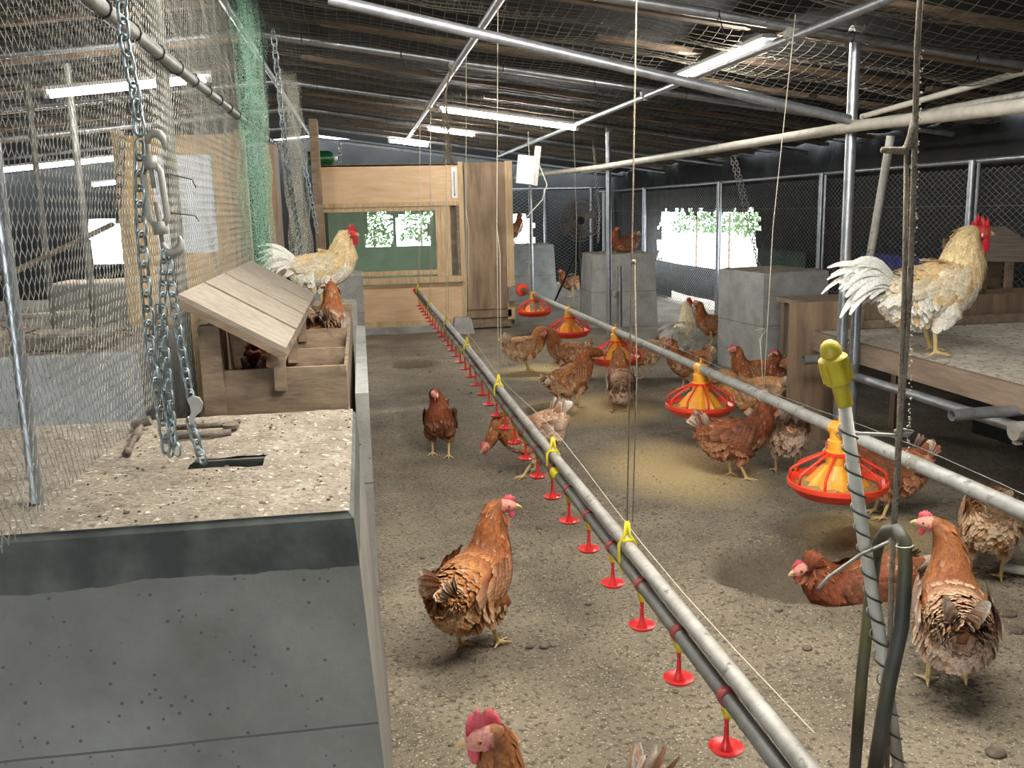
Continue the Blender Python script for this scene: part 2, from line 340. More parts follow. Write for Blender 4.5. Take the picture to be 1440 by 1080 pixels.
def hole(y,z):
    e=.10*nz(y*5,z*5,1)+.05*nz(y*17,z*17,4)
    if 9.7<y<13.3 and .50<z<1.2+e*1.2 and y>9.75+e*2 and y<13.2+e*2: return True
    if 10.3<y<12.7 and z<.10: return True
    return False
cloth('wall_right',lambda y,z:(CX+.05*nz(y*1.3,z*1.3)+.02*nz(y*5,z*5,2),y,z),rng(-3,16.4,.06),rng(-.1,1.95,.05),'blackcloth',hole)
def hole2(x,z):
    e=.12*nz(x*4,z*4,9)
    if 1.9+e<x<3.0+e and .2+e<z<1.15+e: return True
    if -.6<x<1.5 and .2<z<1.7: return True
    if -4.4+e<x<-3.2+e and .55<z<1.25+e: return True
    return False
cloth('wall_far',lambda x,z:(x,16.2+.05*nz(x*1.3,z*1.3),z),rng(-7,4.4,.08),rng(-.1,2.5,.08),'blackcloth',hole2)
cloth('wall_left',lambda y,z:(-6.6+.05*nz(y*1.3,z*1.3),y,z),rng(-3,16.3,.1),rng(-.1,2.3,.1),'blackcloth',lambda y,z: 9<y<12.5 and .5<z<1.3)
cloth('wall_back',lambda x,z:(x,-2.9+.03*nz(x,z),z),rng(-7,4.4,.2),rng(-.1,2.5,.15),'blackcloth',lambda x,z: -5.2<x<-1.4 and z>.25 and z<1.9)
# ------------------------------------------------ pipes of the frame
def pipe_thing(name,p,q,r,label,cat='pipe',m='galv',group=None,n=14):
    b=MB(); b.pipe(p,q,r,n); return tag(b.build(name,m,autos=True),label,cat,group)
YR=[1.95,4.05,6.2,8.41,10.5,12.6,14.7]
names=['nearest rafter pipe overhead, ahead of the camera','galvanised rafter pipe resting on the front post, highest in the photo','galvanised rafter pipe crossing above the drinker line, second from the camera','galvanised rafter pipe with the long tube light clipped under it','galvanised rafter pipe just beyond the long tube light','thin distant rafter pipe above the plywood shed','last rafter pipe at the far end of the roof']
for y,lb in zip(YR,names):
    e=empty('rafter_pipe',(RX,y,roofz(RX)-.03),lb,'rafter')
    b=MB(); b.tube([(RX,y,roofz(RX)-.03),(4.2,y,roofz(4.2)-.03)],.022,14); b.build('right_slope_pipe','galv',e,autos=True)
    b=MB(); b.tube([(RX,y,roofz(RX)-.03),(-5.5,y,roofz(-5.5)-.03)],.022,14); b.build('left_slope_pipe','galv',e,autos=True)
    if y<12:
        b=MB()
        for i in range(7):
            x=RX+.35+i*.62+.1*nz(i,y); z=roofz(x)-.03; b.tube([(x,y+.024*math.cos(a),z+.024*math.sin(a)) for a in [k*math.pi/4 for k in range(9)]],.0025,4,cap=False)
            if i%2: b.tube([(x,y-.024,z),(x+.01,y-.03,z-.05),(x+.03,y-.03,z-.11)],.002,4)
        b.build('wire_tie','black',e)
def clampb(c,ax,r=.026):
    b=MB(); c=Vector(c); R=Vector(ax).to_track_quat('Z','Y').to_matrix()
    b.lathe([(r*1.02,-.02),(r*1.35,-.02),(r*1.35,.02),(r*1.02,.02)],c,14,R)
    b.box(c+Vector((-.012,-.012,-.05)),c+Vector((.012,.012,-.01))); b.tube([c+Vector((r,0,-.03)),c+Vector((r+.02,0,.035))],.005,6); b.ball(c+Vector((r+.02,0,.035)),.009,6,5)
    return b
def purlin(X,dz,y0,y1,label,m='galv'):
    e=empty('purlin_pipe',(X,y0,roofz(X)-dz),label,'pipe'); b=MB(); z=roofz(X)-dz; b.tube([(X,y0,z),(X,y1,z)],.02,14); b.build('pipe',m,e,autos=True)
    for y in YR:
        if y0<y<y1: clampb((X,y,z+.022),(0,1,0)).build('clamp','galv_dull',e,autos=True)
purlin(.65,.075,2.0,13,'galvanised pipe running lengthwise above the drinker line')
purlin(1.93,.075,2.0,13,'galvanised pipe lengthwise behind the bright tube light at upper right')
purlin(RX,.08,1.0,14,'ridge pipe above the wire netting partition')
purlin(3.35,.09,2.0,14,'lengthwise pipe high on the right near the fence','galv_dull')
pipe_thing('brace_pipe',YP(462,-2,4.0),(2.19,3.99,1.655),.022,'galvanised brace pipe sloping down to the front post clamp','pipe')
# front and middle posts
def post(x,y,top,label):
    e=empty('support_post',(x,y,0),label,'post'); b=MB(); b.tube([(x,y,-.02),(x,y,top)],.0245,16); b.build('pole','galv',e,autos=True)
    clampb((x,y,top-.03),(1,0,0)).build('clamp','galv_dull',e,autos=True); clampb((x-.0,y-.01,1.64),(0,0,1),.028).build('clamp','galv_dull',e,autos=True)
    return e
eA=post(2.25,4.08,2.07,'tall galvanised post in front of the wooden deck')
eB=post(2.27,8.42,2.02,'tall galvanised post in the middle, left of the concrete blocks')
for (e,x,y,t) in ((eA,2.345,4.13,.95),(eB,2.37,8.4,.75)):
    b=MB(); b.pipe((x,y,-.02),(x,y,t),.0245,14); b.build('sleeve_pipe','galv',e,autos=True)
    clampb((x-.04,y,.5),(0,0,1),.03).build('clamp','galv_dull',e,autos=True)
b=MB(); b.tube([(2.18,1.6,1.56),(2.21,3.9,1.625),(2.22,8.45,1.655),(2.10,12.6,1.71)],.025,14); tag(b.build('handrail_pipe','whitepipe',autos=True),'long pale dusty pipe running lengthwise at head height past both posts','pipe')
pipe_thing('leaning_pipe',(2.62,4.6,.58),(2.70,4.5,1.62),.021,'pale pipe leaning behind the front post','pipe','galv_dull')
b=MB(); b.tube([YP(1212,164,5.6),YP(1446,99,4.3)],.018,12); tag(b.build('roof_brace','whitepipe',autos=True),'pale thin pipe rising to the right behind the hanging rod','pipe')
# roof battens
R=random.Random(11); k=0
for i in range(15):
    y=2.9+i*.72+R.uniform(-.03,.03)
    if min(abs(y-yy) for yy in YR)<.07: y+=.12
    x=RX+.1+R.uniform(0,.5)
    if i%4==3: x+=1.5
    while x<4.0:
        L_=R.uniform(1.3,2.4); x1=min(x+L_,4.15)
        if x1-x>.4:
            b=MB(); b.beam((x,y,roofz(x)+.012),(x1,y+R.uniform(-.04,.04),roofz(x1)+.012),.06,.026)
            tag(b.build('roof_batten','lumberx'),'sawn timber batten laid across the roof above the rafter pipes','batten','roof battens under the dark cloth'); k+=1
        x=x1+R.uniform(-.1,.35)
for i in range(7):
    y=4.5+i*1.1; b=MB(); b.beam((-3.8,y,roofz(-3.8)+.012),(RX-.1,y,roofz(RX)+.012),.075,.028); tag(b.build('roof_batten','lumberx'),'timber batten under the roof of the left bay','batten','battens of the left bay')
# tube lights
def tubelight(p,q,label,r=.017):
    p=Vector(p); q=Vector(q); e=empty('tube_light',(p+q)/2,label,'tube light'); t=(q-p).normalized()
    b=MB(); b.tube([p+t*.03,q-t*.03],r,14); b.build('tube','tube',e,smooth=True)
    b=MB(); b.beam(p+Vector((0,0,.034)),q+Vector((0,0,.034)),.075,.02); b.build('fitting','white',e)
    for a in (p+t*.12,q-t*.12):
        b=MB(); b.tube([a+Vector((0,0,.03)),(a.x,a.y,roofz(a.x)+.09)],.003,5); b.build('hanger_wire','galv_dull',e)
    for a in (p,q):
        b=MB(); b.tube([a,a+t*.03*(1 if a is p else -1)],r*1.15,12); b.build('end_cap','white',e,smooth=False)
    return e
tubelight((1.93,4.28,2.03),(1.93,5.55,2.03),'bright tube light running lengthwise at upper right')
tubelight((.73,8.33,2.16),(1.97,8.33,1.985),'long tube light crossing the middle of the roof')
tubelight((.78,10.42,2.17),(1.30,10.42,2.10),'short tube light just behind the long middle one')
tubelight((.42,12.5,2.20),(.95,12.5,2.13),'small tube light above the plywood shed wall')
tubelight((-1.75,5.9,2.00),(-.82,5.9,2.09),'tube light of the left bay behind the wire netting')
tubelight((-3.4,9.6,1.75),(-2.2,9.6,1.86),'upper distant tube light in the left bay')
tubelight((-3.1,11.8,1.68),(-1.9,11.8,1.78),'lower distant tube light in the left bay')
tubelight((.5,1.5,2.15),(1.7,1.5,2.0),'added out-of-view tube light under the roof above the near end of the aisle')  # added lamp out of view, brightens the near end
tubelight((.3,2.0,2.2),(1.5,2.0,2.04),'added out-of-view tube light over the near part of the aisle')  # unseen extra lamp, put in for more overhead light
tubelight((-.4,3.0,2.30),(.7,3.0,2.15),'added out-of-view tube light over the nest box and foreground block')  # unseen lamp added to light the block top from above
# ------------------------------------------------ chain link fences
def diamond(P,u0,u1,v0,v1,c,r,b):
    nu=int((u1-u0)/c)
    for i in range(nu):
        u=u0+i*c; pts=[]; k=0; v=v0
        while v<=v1+1e-6:
            pts.append(P(u+(c if k%2 else 0)*1.0,v)); v+=c*.62; k+=1
        b.tube(pts,r,3,cap=False)
        pts=[P(u+(0 if j%2 else c),v0+j*c*.62) for j in range(k)]
        b.tube(pts,r,3,cap=False)
FX=4.15
e=empty('chain_link_fence',(FX,4,0),'chain link fence along the right side before the dark cover cloth','fence')
b=MB(); diamond(lambda u,v:(FX+.012*nz(u,v),u,v),4.4,14.6,.02,1.53,.07,.0026,b); b.build('link_mesh','wiredark',e)
b=MB(); b.tube([(FX,3.5,1.545),(FX,16,1.545)],.016,10); b.build('top_rail','galv',e,smooth=True)
for y in (3.7,5.85,7.95,10.4,13.3,15.6):
    b=MB(); b.tube([(FX-.03,y,0),(FX-.03,y,1.55)],.024,12); b.tube([(FX-.03,y-.07,0),(FX-.03,y-.07,1.53)],.011,8); b.build('fence_post','galv',e,autos=True)
b=MB(); b.tube([(FX-.02,3.5,1.25),(FX-.02,16,1.22)],.002,4); b.tube([(FX-.02,3.5,.5),(FX-.02,16,.52)],.002,4); b.build('tension_wire','wiredark',e)
e=empty('chain_link_fence',(2,15.6,0),'far chain link fence behind the pedestal fan','fence')
b=MB(); diamond(lambda u,v:(u,15.6,v),1.4,4.1,.02,1.6,.09,.003,b); b.build('link_mesh','wiredark',e)
b=MB(); b.tube([(1,15.6,1.62),(4.15,15.6,1.6)],.018,8); b.build('top_rail','galv',e,smooth=True)
for x in (1.55,2.35,3.1,3.9):
    b=MB(); b.tube([(x,15.58,0),(x,15.58,1.62)],.03,10); b.build('fence_post','galv',e,autos=True)
# outdoors, seen through the gaps of the cover
def shrub(c,r,name,label,cat,seed,n=500):
    R=random.Random(seed); e=empty(name,(c[0],c[1],0),label,cat,'shrubs outside the shed'); b=MB()
    for i in range(n):
        a=R.uniform(0,6.283); t=R.random()**.5; p=Vector((c[0]+r*t*math.cos(a),c[1]+r*1.6*t*math.sin(a),c[2]+R.uniform(-.75,.75)*r)); s=R.uniform(.02,.045)
        q=Matrix.Rotation(R.uniform(0,3),3,'X')@Matrix.Rotation(R.uniform(0,3),3,'Z'); b.add([p+q@Vector(v) for v in ((-s,0,0),(0,-s*.5,0),(s,0,0),(0,s*.5,.01))],[(0,1,2,3)])
    b.build('foliage','leafgreen',e); b=MB(); b.tube([(c[0],c[1],-.1),c],.02,6); b.build('stem','nestwood',e)
for i,(x,y,z,l) in enumerate(((5.9,13.0,1.12,'leafy shrub outside, left in the torn gap of the right cover'),(5.9,14.4,1.15,'leafy shrub outside, middle of the torn gap in the right cover'),(5.9,15.9,1.12,'leafy shrub outside, farthest behind the right fence'),(.25,17.6,1.0,'leafy shrub outside, seen through the shed window'),(1.15,17.9,1.05,'pale leafy shrub outside right of the shed window centre'))): shrub((x,y,z),.42,'shrub',l,'shrub',i,900)
b=MB(); b.v=[]; 
def drape(name,m,y0,y1,z0,z1,label):
    b=MB(); us=rng(y0,y1,.1); n=len(us); vs=[(FX+.07+.02*nz(u*4,z*4),u,z) for z in (z0,(z0+z1)/2,z1) for u in us]; vs+=[(x+.01,y,z) for x,y,z in vs]; m_=3*n
    fs=[(j*n+i,j*n+i+1,(j+1)*n+i+1,(j+1)*n+i) for j in range(2) for i in range(n-1)]; fs+=[tuple(k+m_ for k in f[::-1]) for f in fs]
    b.add(vs,fs); tag(b.build(name,m,smooth=True),label,'tarp')
drape('blue_tarp','bluetarp',5.9,7.4,0,.86,'blue tarp hung behind the fence at right')
drape('green_tarp','greentarp',8.4,9.5,0,.82,'dark green tarp behind the fence beside the bright gap')
# ------------------------------------------------ concrete blocks
def block(x0,x1,y0,y1,h,label,bat=.035,m='concrete',rz=0,tops='dusty',socket=None):
    cx,cy=(x0+x1)/2,(y0+y1)/2; e=empty('concrete_block',(cx,cy,0),label,'concrete block',None,rz)
    w,d=(x1-x0)/2,(y1-y0)/2; c=.012; b=MB(); W2,D2=w+bat,d+bat
    lv=[(W2,D2,-.03),(w,d,h-c),(w-c,d-c,h)]; vs=[]; 
    for (a,q,z) in lv:
        for (sx,sy) in ((-1,-1),(1,-1),(1,1),(-1,1)):
            vs+=[(sx*a+ (c if sx<0 else -c)*(1 if sy<0 else 0),sy*q+(0 if sy<0 else (-c)),z)] if False else [(sx*a,sy*q,z)]
    b.add(vs,[(0,1,5,4),(1,2,6,5),(2,3,7,6),(3,0,4,7),(4,5,9,8),(5,6,10,9),(6,7,11,10),(7,4,8,11),(8,9,10,11),(3,2,1,0)])
    bo=b.build('block_body',m,e,local=True)
    if socket:
        cb=MB(); cb.box((socket[0]-cx,socket[2]-cy,h-.07),(socket[1]-cx,socket[3]-cy,h+.05)); co_=bpy.data.objects.new('cut',cb.mesh('cut',smooth=False)); COL.objects.link(co_)
        co_.location=(cx,cy,0); md=bo.modifiers.new('b','BOOLEAN'); md.operation='DIFFERENCE'; md.object=co_; md.solver='EXACT'; bpy.context.view_layer.update()
        m2=bpy.data.meshes.new_from_object(bo.evaluated_get(bpy.context.evaluated_depsgraph_get())); bo.modifiers.clear(); bo.data=m2; bpy.data.objects.remove(co_)
    if tops:
        b=MB(); N=max(6,int(w*2/.03)); K=max(6,int(d*2/.03)); vs=[]
        for j in range(K+1):
            for i in range(N+1):
                x=-w+c*.6+(2*w-1.2*c)*i/N; y=-d+c*.6+(2*d-1.2*c)*j/K; ed=min(i,N-i,j,K-j)
                vs.append((x,y,h+(.0004 if ed==0 else max(.0022,.005+.009*nz((x+cx)*14,(y+cy)*14,h)+.003*nz(x*40,y*40)))))
        b.add(vs,[(j*(N+1)+i,j*(N+1)+i+1,(j+1)*(N+1)+i+1,(j+1)*(N+1)+i) for j in range(K) for i in range(N) if not (socket and socket[0]<vs[j*(N+1)+i][0]+cx+.012<socket[1] and socket[2]<vs[j*(N+1)+i][1]+cy+.012<socket[3])])
        o=b.build('dirt_crust',tops,e,smooth=True,local=True); o['label']='crust of dried droppings and dust on the block top'
    return e
B1=block(-1.02,-.037,1.59,2.475,.78,'largest concrete anchor block in the left foreground with chain set in its top',.05,'concrete_block',socket=(-.395,-.215,1.93,2.005))
block(-.62,-.045,5.27,5.95,.755,'concrete block under the cream rooster beside the nest box',.02)
block(-.55,.0,8.62,9.2,.74,'concrete block standing just behind the cream rooster block',.0)
block(-2.5,-.89,3.8,4.7,.78,'grey concrete block in the left bay behind the wire netting')
e=block(2.895,3.465,6.56,7.20,.785,'large pale concrete block in the middle right of the pen',.0,rz=.157)
block(2.47,3.15,9.75,10.35,.79,'concrete block beyond the middle post with a brown hen sitting on it',.035,rz=-.04)
block(1.93,2.62,12.6,13.2,.80,'darker concrete block nearest the pedestal fan')
block(-2.9,-2.0,9.2,9.8,.70,'far white block in the left bay seen through the netting',.0)
# recess with chain anchorage on B1's top (a shallow socket filled with grit)
b=MB(); b.box((-.39,1.935,.712),(-.22,2.0,.72)); b.tube([(-.31,1.932,.765),(-.31,2.003,.765)],.006,8); tag(b.build('anchor_bar','rust'),'rusty anchor bar across the recessed socket of the foreground block','anchor')
# grit on B1
b=MB(); R=random.Random(5)
for i in range(260):
    x=R.uniform(-.56,-.05); y=R.uniform(1.61,2.45)
    if -.41<x<-.2 and 1.92<y<2.02: continue
    r=R.uniform(.0015,.0045)*(2.2 if R.random()<.07 else 1)
    b.ball((x,y,.785),(r,r*R.uniform(.4,.9),r*.5),5,4,Matrix.Rotation(R.random()*3,3,'Z'))
tag(b.build('dried_droppings','clod',smooth=True),'crumbs of dried droppings on the foreground block','droppings',kind='stuff')
# ------------------------------------------------ partition of chicken wire along X=-.58
def hexwire(P,u0,u1,v0,v1,c,r,name,m,parent=None,skip=None):
    b=MB(); h=c*.62; nu=int((u1-u0)/c); nv=int((v1-v0)/(h*2))
    def V(i,j,k):    # corner points of brick-like honeycomb
        u=u0+(i+(.5 if j%2 else 0))*c; v=v0+j*h*1.5
        u+=.18*c*nz(u*40,v*40); v+=.18*c*nz(u*40,v*40,5)
        return P(u,v+(h*.5 if k else 0)*1.0)
    nr=int((v1-v0)/(h*1.5))
    for j in range(nr):
        for i in range(nu):
            a=V(i,j,0); d=V(i,j,1)
            u=u0+i*c; v=v0+j*h*1.5
            if skip and skip(u,v): continue
            b.tube([a,d],r*1.35,3,cap=False)
            if j+1<nr:
                if j%2==0: n1=V(i,j+1,0); n2=V(i-1,j+1,0)
                else: n1=V(i+1,j+1,0); n2=V(i,j+1,0)
                b.tube([d,n1],r,3,cap=False); b.tube([d,n2],r,3,cap=False)
    return b.build(name,m,parent)
NX=-.58
e=empty('netting_partition',(NX,1.6,0),'wire netting partition on the left with its pipe frame','netting partition')
def PN(u,v): return (NX+.018*nz(u*1.7,v*1.7)+.006*nz(u*6,v*6)-.05*max(0,v-1.8),u,v)
hexwire(PN,1.25,2.62,.79,2.36,.026,.0008,'chicken_wire','wire',e)
hexwire(PN,2.62,5.2,.3,2.36,.030,.0009,'chicken_wire','wire',e)
b=MB(); b.tube([(NX,1.0,1.79),(NX,7.75,1.79)],.021,14); b.build('rail_pipe','pvc',e,autos=True)
for y,t in ((1.76,2.3),(3.32,2.42),(6.9,2.4)):
    b=MB(); b.tube([(NX-.035,y,-.0 if y>3 else .786),(NX-.035+.0,y,t)],.012 if y<2 else .022,12); b.build('frame_post','galv' if y<2 else 'hose',e,autos=True)
b=MB()
for i in range(16):
    y=2.45+i*.31; b.tube([(NX+.024*math.cos(a),y,1.79+.024*math.sin(a)) for a in [k*math.pi/4 for k in range(9)]],.003,4,cap=False)
for (y,z) in ((3.32,1.42),(3.32,1.30)): b.tube([(NX,y-.25,z+.01),(NX+.03,y,z),(NX,y+.25,z-.02)],.002,4)
b.build('wire_tie','black',e)
# green and white fine netting
def hang(name,m,y0,y1,fx,z0,z1,label,cat='net'):
    b=MB(); us=rng(y0,y1,.05); vs_=rng(z0,z1,.07); n=len(us); vs=[]
    for z in vs_:
        for u in us: vs.append((fx(u,z),u+.02*nz(z*5,u*5),z))
    b.add(vs,[(j*n+i,j*n+i+1,(j+1)*n+i+1,(j+1)*n+i) for j in range(len(vs_)-1) for i in range(n-1)]); return tag(b.build(name,m,smooth=True),label,cat)
hang('green_netting','greennet',4.75,5.8,lambda u,z:NX+.05+.05*math.sin(u*19+z*2)+.02*nz(u*5,z*5),.9,2.44,'pale green fine netting hanging in folds by the plywood door')
hang('white_netting','whitenet',6.9,8.0,lambda u,z:NX+.12+.06*math.sin(u*16)+.03*nz(u*5,z*5),.8,2.3,'torn whitish netting bunched behind the cream rooster')
# dark wood post by the partition
b=MB(); p=XP(374,390,-.5); b.box((-.56,6.0,.5),(-.50,6.35,1.72)); tag(b.build('door_post','plydark'),'dark brown upright board beyond the nest box roof','board')
b=MB(); b.box((-.44,9.5,0),(-.36,9.8,2.2)); tag(b.build('corner_post','nestwood'),'grey timber corner post left of the plywood shed','post')
# ------------------------------------------------ left bay things
e=empty('bay_door',(-.92,5.2,0),'plywood door of the left bay with a white pane','door')
a0=YP(165,190,5.2); a1=YP(335,190,5.2)
wx0,wx1,wz0,wz1=-1.06,-.755,1.105,1.615
b=MB()
for (x0,x1,z0,z1) in ((a0.x,wx0,.2,1.715),(wx1,a1.x,.2,1.715),(wx0,wx1,wz1,1.715),(wx0,wx1,.2,wz0)): b.box((x0,5.2,z0),(x1,5.225,z1))
b.build('door_panel','ply2',e); b=MB(); b.box((wx0,5.208,wz0),(wx1,5.216,wz1)); b.build('window_pane','paper',e)
b=MB(); b.box((a0.x-.03,5.19,.0),(a0.x+.02,5.24,1.74)); b.box((a1.x-.02,5.19,0),(a1.x+.03,5.24,1.74)); b.build('door_frame','lumber',e)
b=MB(); b.box((-1.35,3.86,.79),(-1.0,3.98,.84)); tag(b.build('brick','rust'),'reddish brick lying on the left bay block','brick')
b=MB()
for i in range(40):
    a=R.uniform(-2.2,-.95); y=R.uniform(3.9,4.6); L_=R.uniform(.05,.25); q=R.uniform(0,3); b.tube([(a,y,.79+R.uniform(0,.04)),(a+L_*math.cos(q)*.5,y+L_*math.sin(q)*.5,.79+R.uniform(0,.05))],.004,4)
tag(b.build('twig_litter','nestwood'),'dry twigs and straw heaped on the left bay block','twigs',kind='stuff')
b=MB(); b.tube([(-2.6,6,.75),(-1.85,7.5,1.25)],.02,10); tag(b.build('slanting_pole','rust'),'dark slanting pole in the left bay','pole')
for (x,y) in ((-2.25,7.2),(-1.75,6.4),(-2.9,8.2)):
    pipe_thing('bay_post',(x,y,0),(x,y,2.25),.022,'upright pipe of the left bay seen through the netting','post','pvc','posts of the left bay')
# ------------------------------------------------ nest box
e=empty('nest_box',(-.28,3.6,0),'wooden nest box with slatted sloping roof behind the foreground block','nest box')
y0,y1=2.78,4.55
b=MB(); b.box((-.478,y0-.014,0),(-.418,y0+.04,.985)); b.build('post','nestwood',e)
b=MB(); b.box((-.48,y1,0),(-.42,y1+.04,.985)); b.build('post','nestwood',e)
b=MB(); b.box((-.45,y0,.02),(-.062,y0+.015,.85)); b.build('end_panel','nestwood',e)
b=MB(); b.box((-.47,y1,.25),(-.06,y1+.015,.86)); b.build('end_panel','nestwood',e)
b=MB(); b.box((-.077,y0+.016,.45),(-.064,y1-.002,.80)); b.build('tray_front','nestwood',e)
b=MB(); b.box((-.468,y0+.045,.25),(-.455,y1-.002,.98)); b.build('back_panel','plydark',e)
b=MB(); b.box((-.454,y0+.016,.66),(-.078,y1-.002,.69)); b.build('tray_floor','plydark',e)
for y in (3.3,3.85):
    b=MB(); b.box((-.455,y,.69),(-.25,y+.015,.93)); b.build('divider','nestwood',e)
    b=MB(); b.box((-.25,y,.69),(-.075,y+.015,.83)); b.build('tray_divider','nestwood',e)
for y in (y0-.02,3.28,3.83,4.45):
    b=MB(); b.box((-.272,y,.785),(-.238,y+.022,.90)); b.build('roof_strut','nestwood',e)
hi=Vector((-.515,0,1.072)); lo=Vector((-.232,0,.905)); t=(lo-hi).normalized()
L0=y0-.08
for k_ in range(4):
    ya=L0+k_*.465; b=MB(); b.beam(hi+Vector((0,ya+.225,.008)),lo+Vector((0,ya+.225,.008)),.447-.022,.014); b.build('roof_plank','weather',e)
b=MB(); b.beam(hi+Vector((.0,L0+.02,-.012)),lo+Vector((0,L0+.02,-.012)),.02,.02); b.beam(lo+Vector((-.01,L0,-.014)),lo+Vector((-.01,L0+1.86,-.014)),.018,.022); b.build('roof_edge','nestwood',e)
b=MB(); b.box((-.045,3.1,.0),(-.0,5.0,.70)); tag(b.build('low_wall','concrete'),'thin low concrete kerb wall beside the nest box','wall')
# ------------------------------------------------ plywood shed at the end of the aisle
HY=10.05
e=empty('plywood_shed',(.6,HY,0),'plywood shed with netted window closing the end of the aisle','shed')
def hb(name,m,x0,x1,z0,z1,d0=0,d1=.03): b=MB(); b.box((x0,HY+d0,z0),(x1,HY+d1,z1)); return b.build(name,m,e)
hb('upper_panel','ply',-.45,1.10,1.385,1.78)
hb('lower_panel','ply',-.40,1.08,.13,.52)
hb('side_board','lumber',1.06,1.11,.09,1.80,-.012,.03)
hb('base_board','lumber',-.42,1.09,.07,.13,-.02,.04)
hb('ledge','lumber',-.40,1.09,.535,.60,-.06,.04)
hb('ledge','lumber',-.42,1.09,1.345,1.39,-.02,.04)
fr=hb('window_frame','lumber',-.42,-.365,.60,1.35); hb('window_frame','lumber',.80,.86,.60,1.35); hb('window_frame','lumber',-.365,.80,1.30,1.345); hb('window_frame','lumber',-.365,.80,.62,.67,-.02,.03)
hb('upright','lumber',.86,.96,.60,1.35,-.01,.03); hb('upright','nestwood',1.03,1.06,.60,1.35)
b=MB(); diamond(lambda u,v:(u,HY-.005,v),-.36,.80,.67,1.30,.024,.0014,b); diamond(lambda u,v:(u,HY-.005,v),.96,1.03,.62,1.34,.022,.0012,b); b.build('window_mesh','wire',e)
b=MB(); b.box((.96,HY+.1,.6),(1.03,HY+.11,1.35)); b.build('mesh_backing','nestwood',e)
hb('door_leaf','plydark',1.12,1.56,.22,1.79,-.02,.01); hb('door_stile','lumber',1.56,1.64,.10,1.80,-.03,.02); hb('door_rail','plydark',1.11,1.6,.13,.21,-.03,.02); hb('sill','nestwood',1.1,1.6,.02,.12,-.01,.05)
b=MB(); b.box((-.44,HY+.03,0),(-.40,12.2,1.78)); b.build('side_wall','plydark',e)
b=MB(); b.box((1.60,HY+.02,0),(1.64,12.2,1.78)); b.build('side_wall','plydark',e)
b=MB(); b.box((-.44,HY,1.765),(1.64,12.2,1.785)); b.build('roof_panel','plydark',e)
b=MB(); us=rng(-.42,1.62,.04); vz=rng(0,1.78,.04); n=len(us); b.v=[(u,12.2+.02*nz(u*4,z*4),z) for z in vz for u in us]; b.c=[(1,1,1)]*len(b.v)
for j in range(len(vz)-1):
    for i in range(n-1):
        u,z=(us[i]+us[i+1])/2,(vz[j]+vz[j+1])/2; q=.07*nz(u*6,z*6,3)+.04*nz(u*19,z*19)
        if .06+q<u<.90+q and .84+q*.4<z<1.27+q and not (.40<u+q*.3<.46): continue
        b.f.append((j*n+i,j*n+i+1,(j+1)*n+i+1,(j+1)*n+i)); b.mi.append(0)
b.build('rear_lining','greencloth',e)
b=MB(); b.box((-.40,HY-.10,-.02),(1.05,HY+.02,.07)); tag(b.build('kerb','concrete'),'low concrete kerb under the plywood shed wall','kerb')
b=MB(); b.hexa([(.92,HY-.3,-.02),(1.16,HY-.3,-.02),(1.16,HY-.1,-.02),(.92,HY-.1,-.02),(.95,HY-.28,.16),(1.12,HY-.28,.16),(1.12,HY-.1,.16),(.95,HY-.1,.16)]); tag(b.build('footing_block','concrete'),'small concrete footing below the brown shed door','footing')
e=empty('wall_thermometer',(1.02,HY-.01,1.56),'white wall thermometer on the plywood shed','thermometer')
b=MB(); b.box((.985,HY-.02,1.42),(1.045,HY-.005,1.745)); b.build('scale_board','white',e)
b=MB(); b.tube([(1.015,HY-.023,1.46),(1.015,HY-.023,1.70)],.004,6); b.ball((1.015,HY-.023,1.455),.008,8,6)
for i in range(14): b.box((.99,HY-.0215,1.475+i*.016),(1.002 if i%5 else 1.006,HY-.0205,1.478+i*.016)); b.box((1.028,HY-.0215,1.475+i*.016),(1.04,HY-.0205,1.478+i*.016))
b.build('scale_marks','black',e)
e=empty('green_bottle',(-.41,HY+.3,1.785),'dark green bottle lying on the shed roof','bottle')
b=MB(); RX90=Matrix.Rotation(math.pi/2,3,'Y'); b.lathe([(.02,-.16),(.075,-.15),(.078,.08),(.06,.11),(.03,.13)],(-.36,HY+.2,1.865),16,RX90); b.build('bottle_body','darkgreen',e,autos=True)
b=MB(); b.lathe([(.028,.12),(.028,.16),(.012,.165)],(-.36,HY+.2,1.865),12,RX90); b.build('cap','white',e,autos=True)
# small beam along the shed top strings
# ------------------------------------------------ deck at right
e=empty('wooden_deck',(2.8,4,0),'raised wooden deck at right with droppings on its boards','deck')
DX,DZ=2.38,.615
b=MB(); b.box((DX-.012,1.9,DZ-.10),(DX+.012,4.60,DZ)); b.build('front_board','deckwood',e)
b=MB(); b.box((DX+.012,1.9,DZ-.03),(3.9,4.66,DZ-.004)); b.build('deck_top','deckwood',e)
N=50; K=80; b=MB(); vs=[]
for j in range(K+1):
    for i in range(N+1):
        x=DX+.03+(1.4)*i/N; y=1.9+2.72*j/K; vs.append((x,y,DZ-.0035+(.0 if min(i,N-i,j,K-j)==0 else max(0,.003+.005*nz(x*14,y*14)))))
b.add(vs,[(j*(N+1)+i,j*(N+1)+i+1,(j+1)*(N+1)+i+1,(j+1)*(N+1)+i) for j in range(K) for i in range(N)]); o=b.build('dirt_crust','deckcrust_lit',e,smooth=True); o['label']='crust of droppings with dark crumbs, its colour lightened for lamp light'
b=MB(); b.box((2.27,4.66,-.02),(2.66,4.69,.765)); b.build('end_panel','plydark',e)
b=MB(); b.beam((2.66,4.675,.62),(3.9,4.72,.62),.03,.29); b.build('rear_board','plydark',e)
b=MB(); b.box((2.62,4.62,.615),(3.9,4.655,.66)); b.build('batten','deckwood',e)
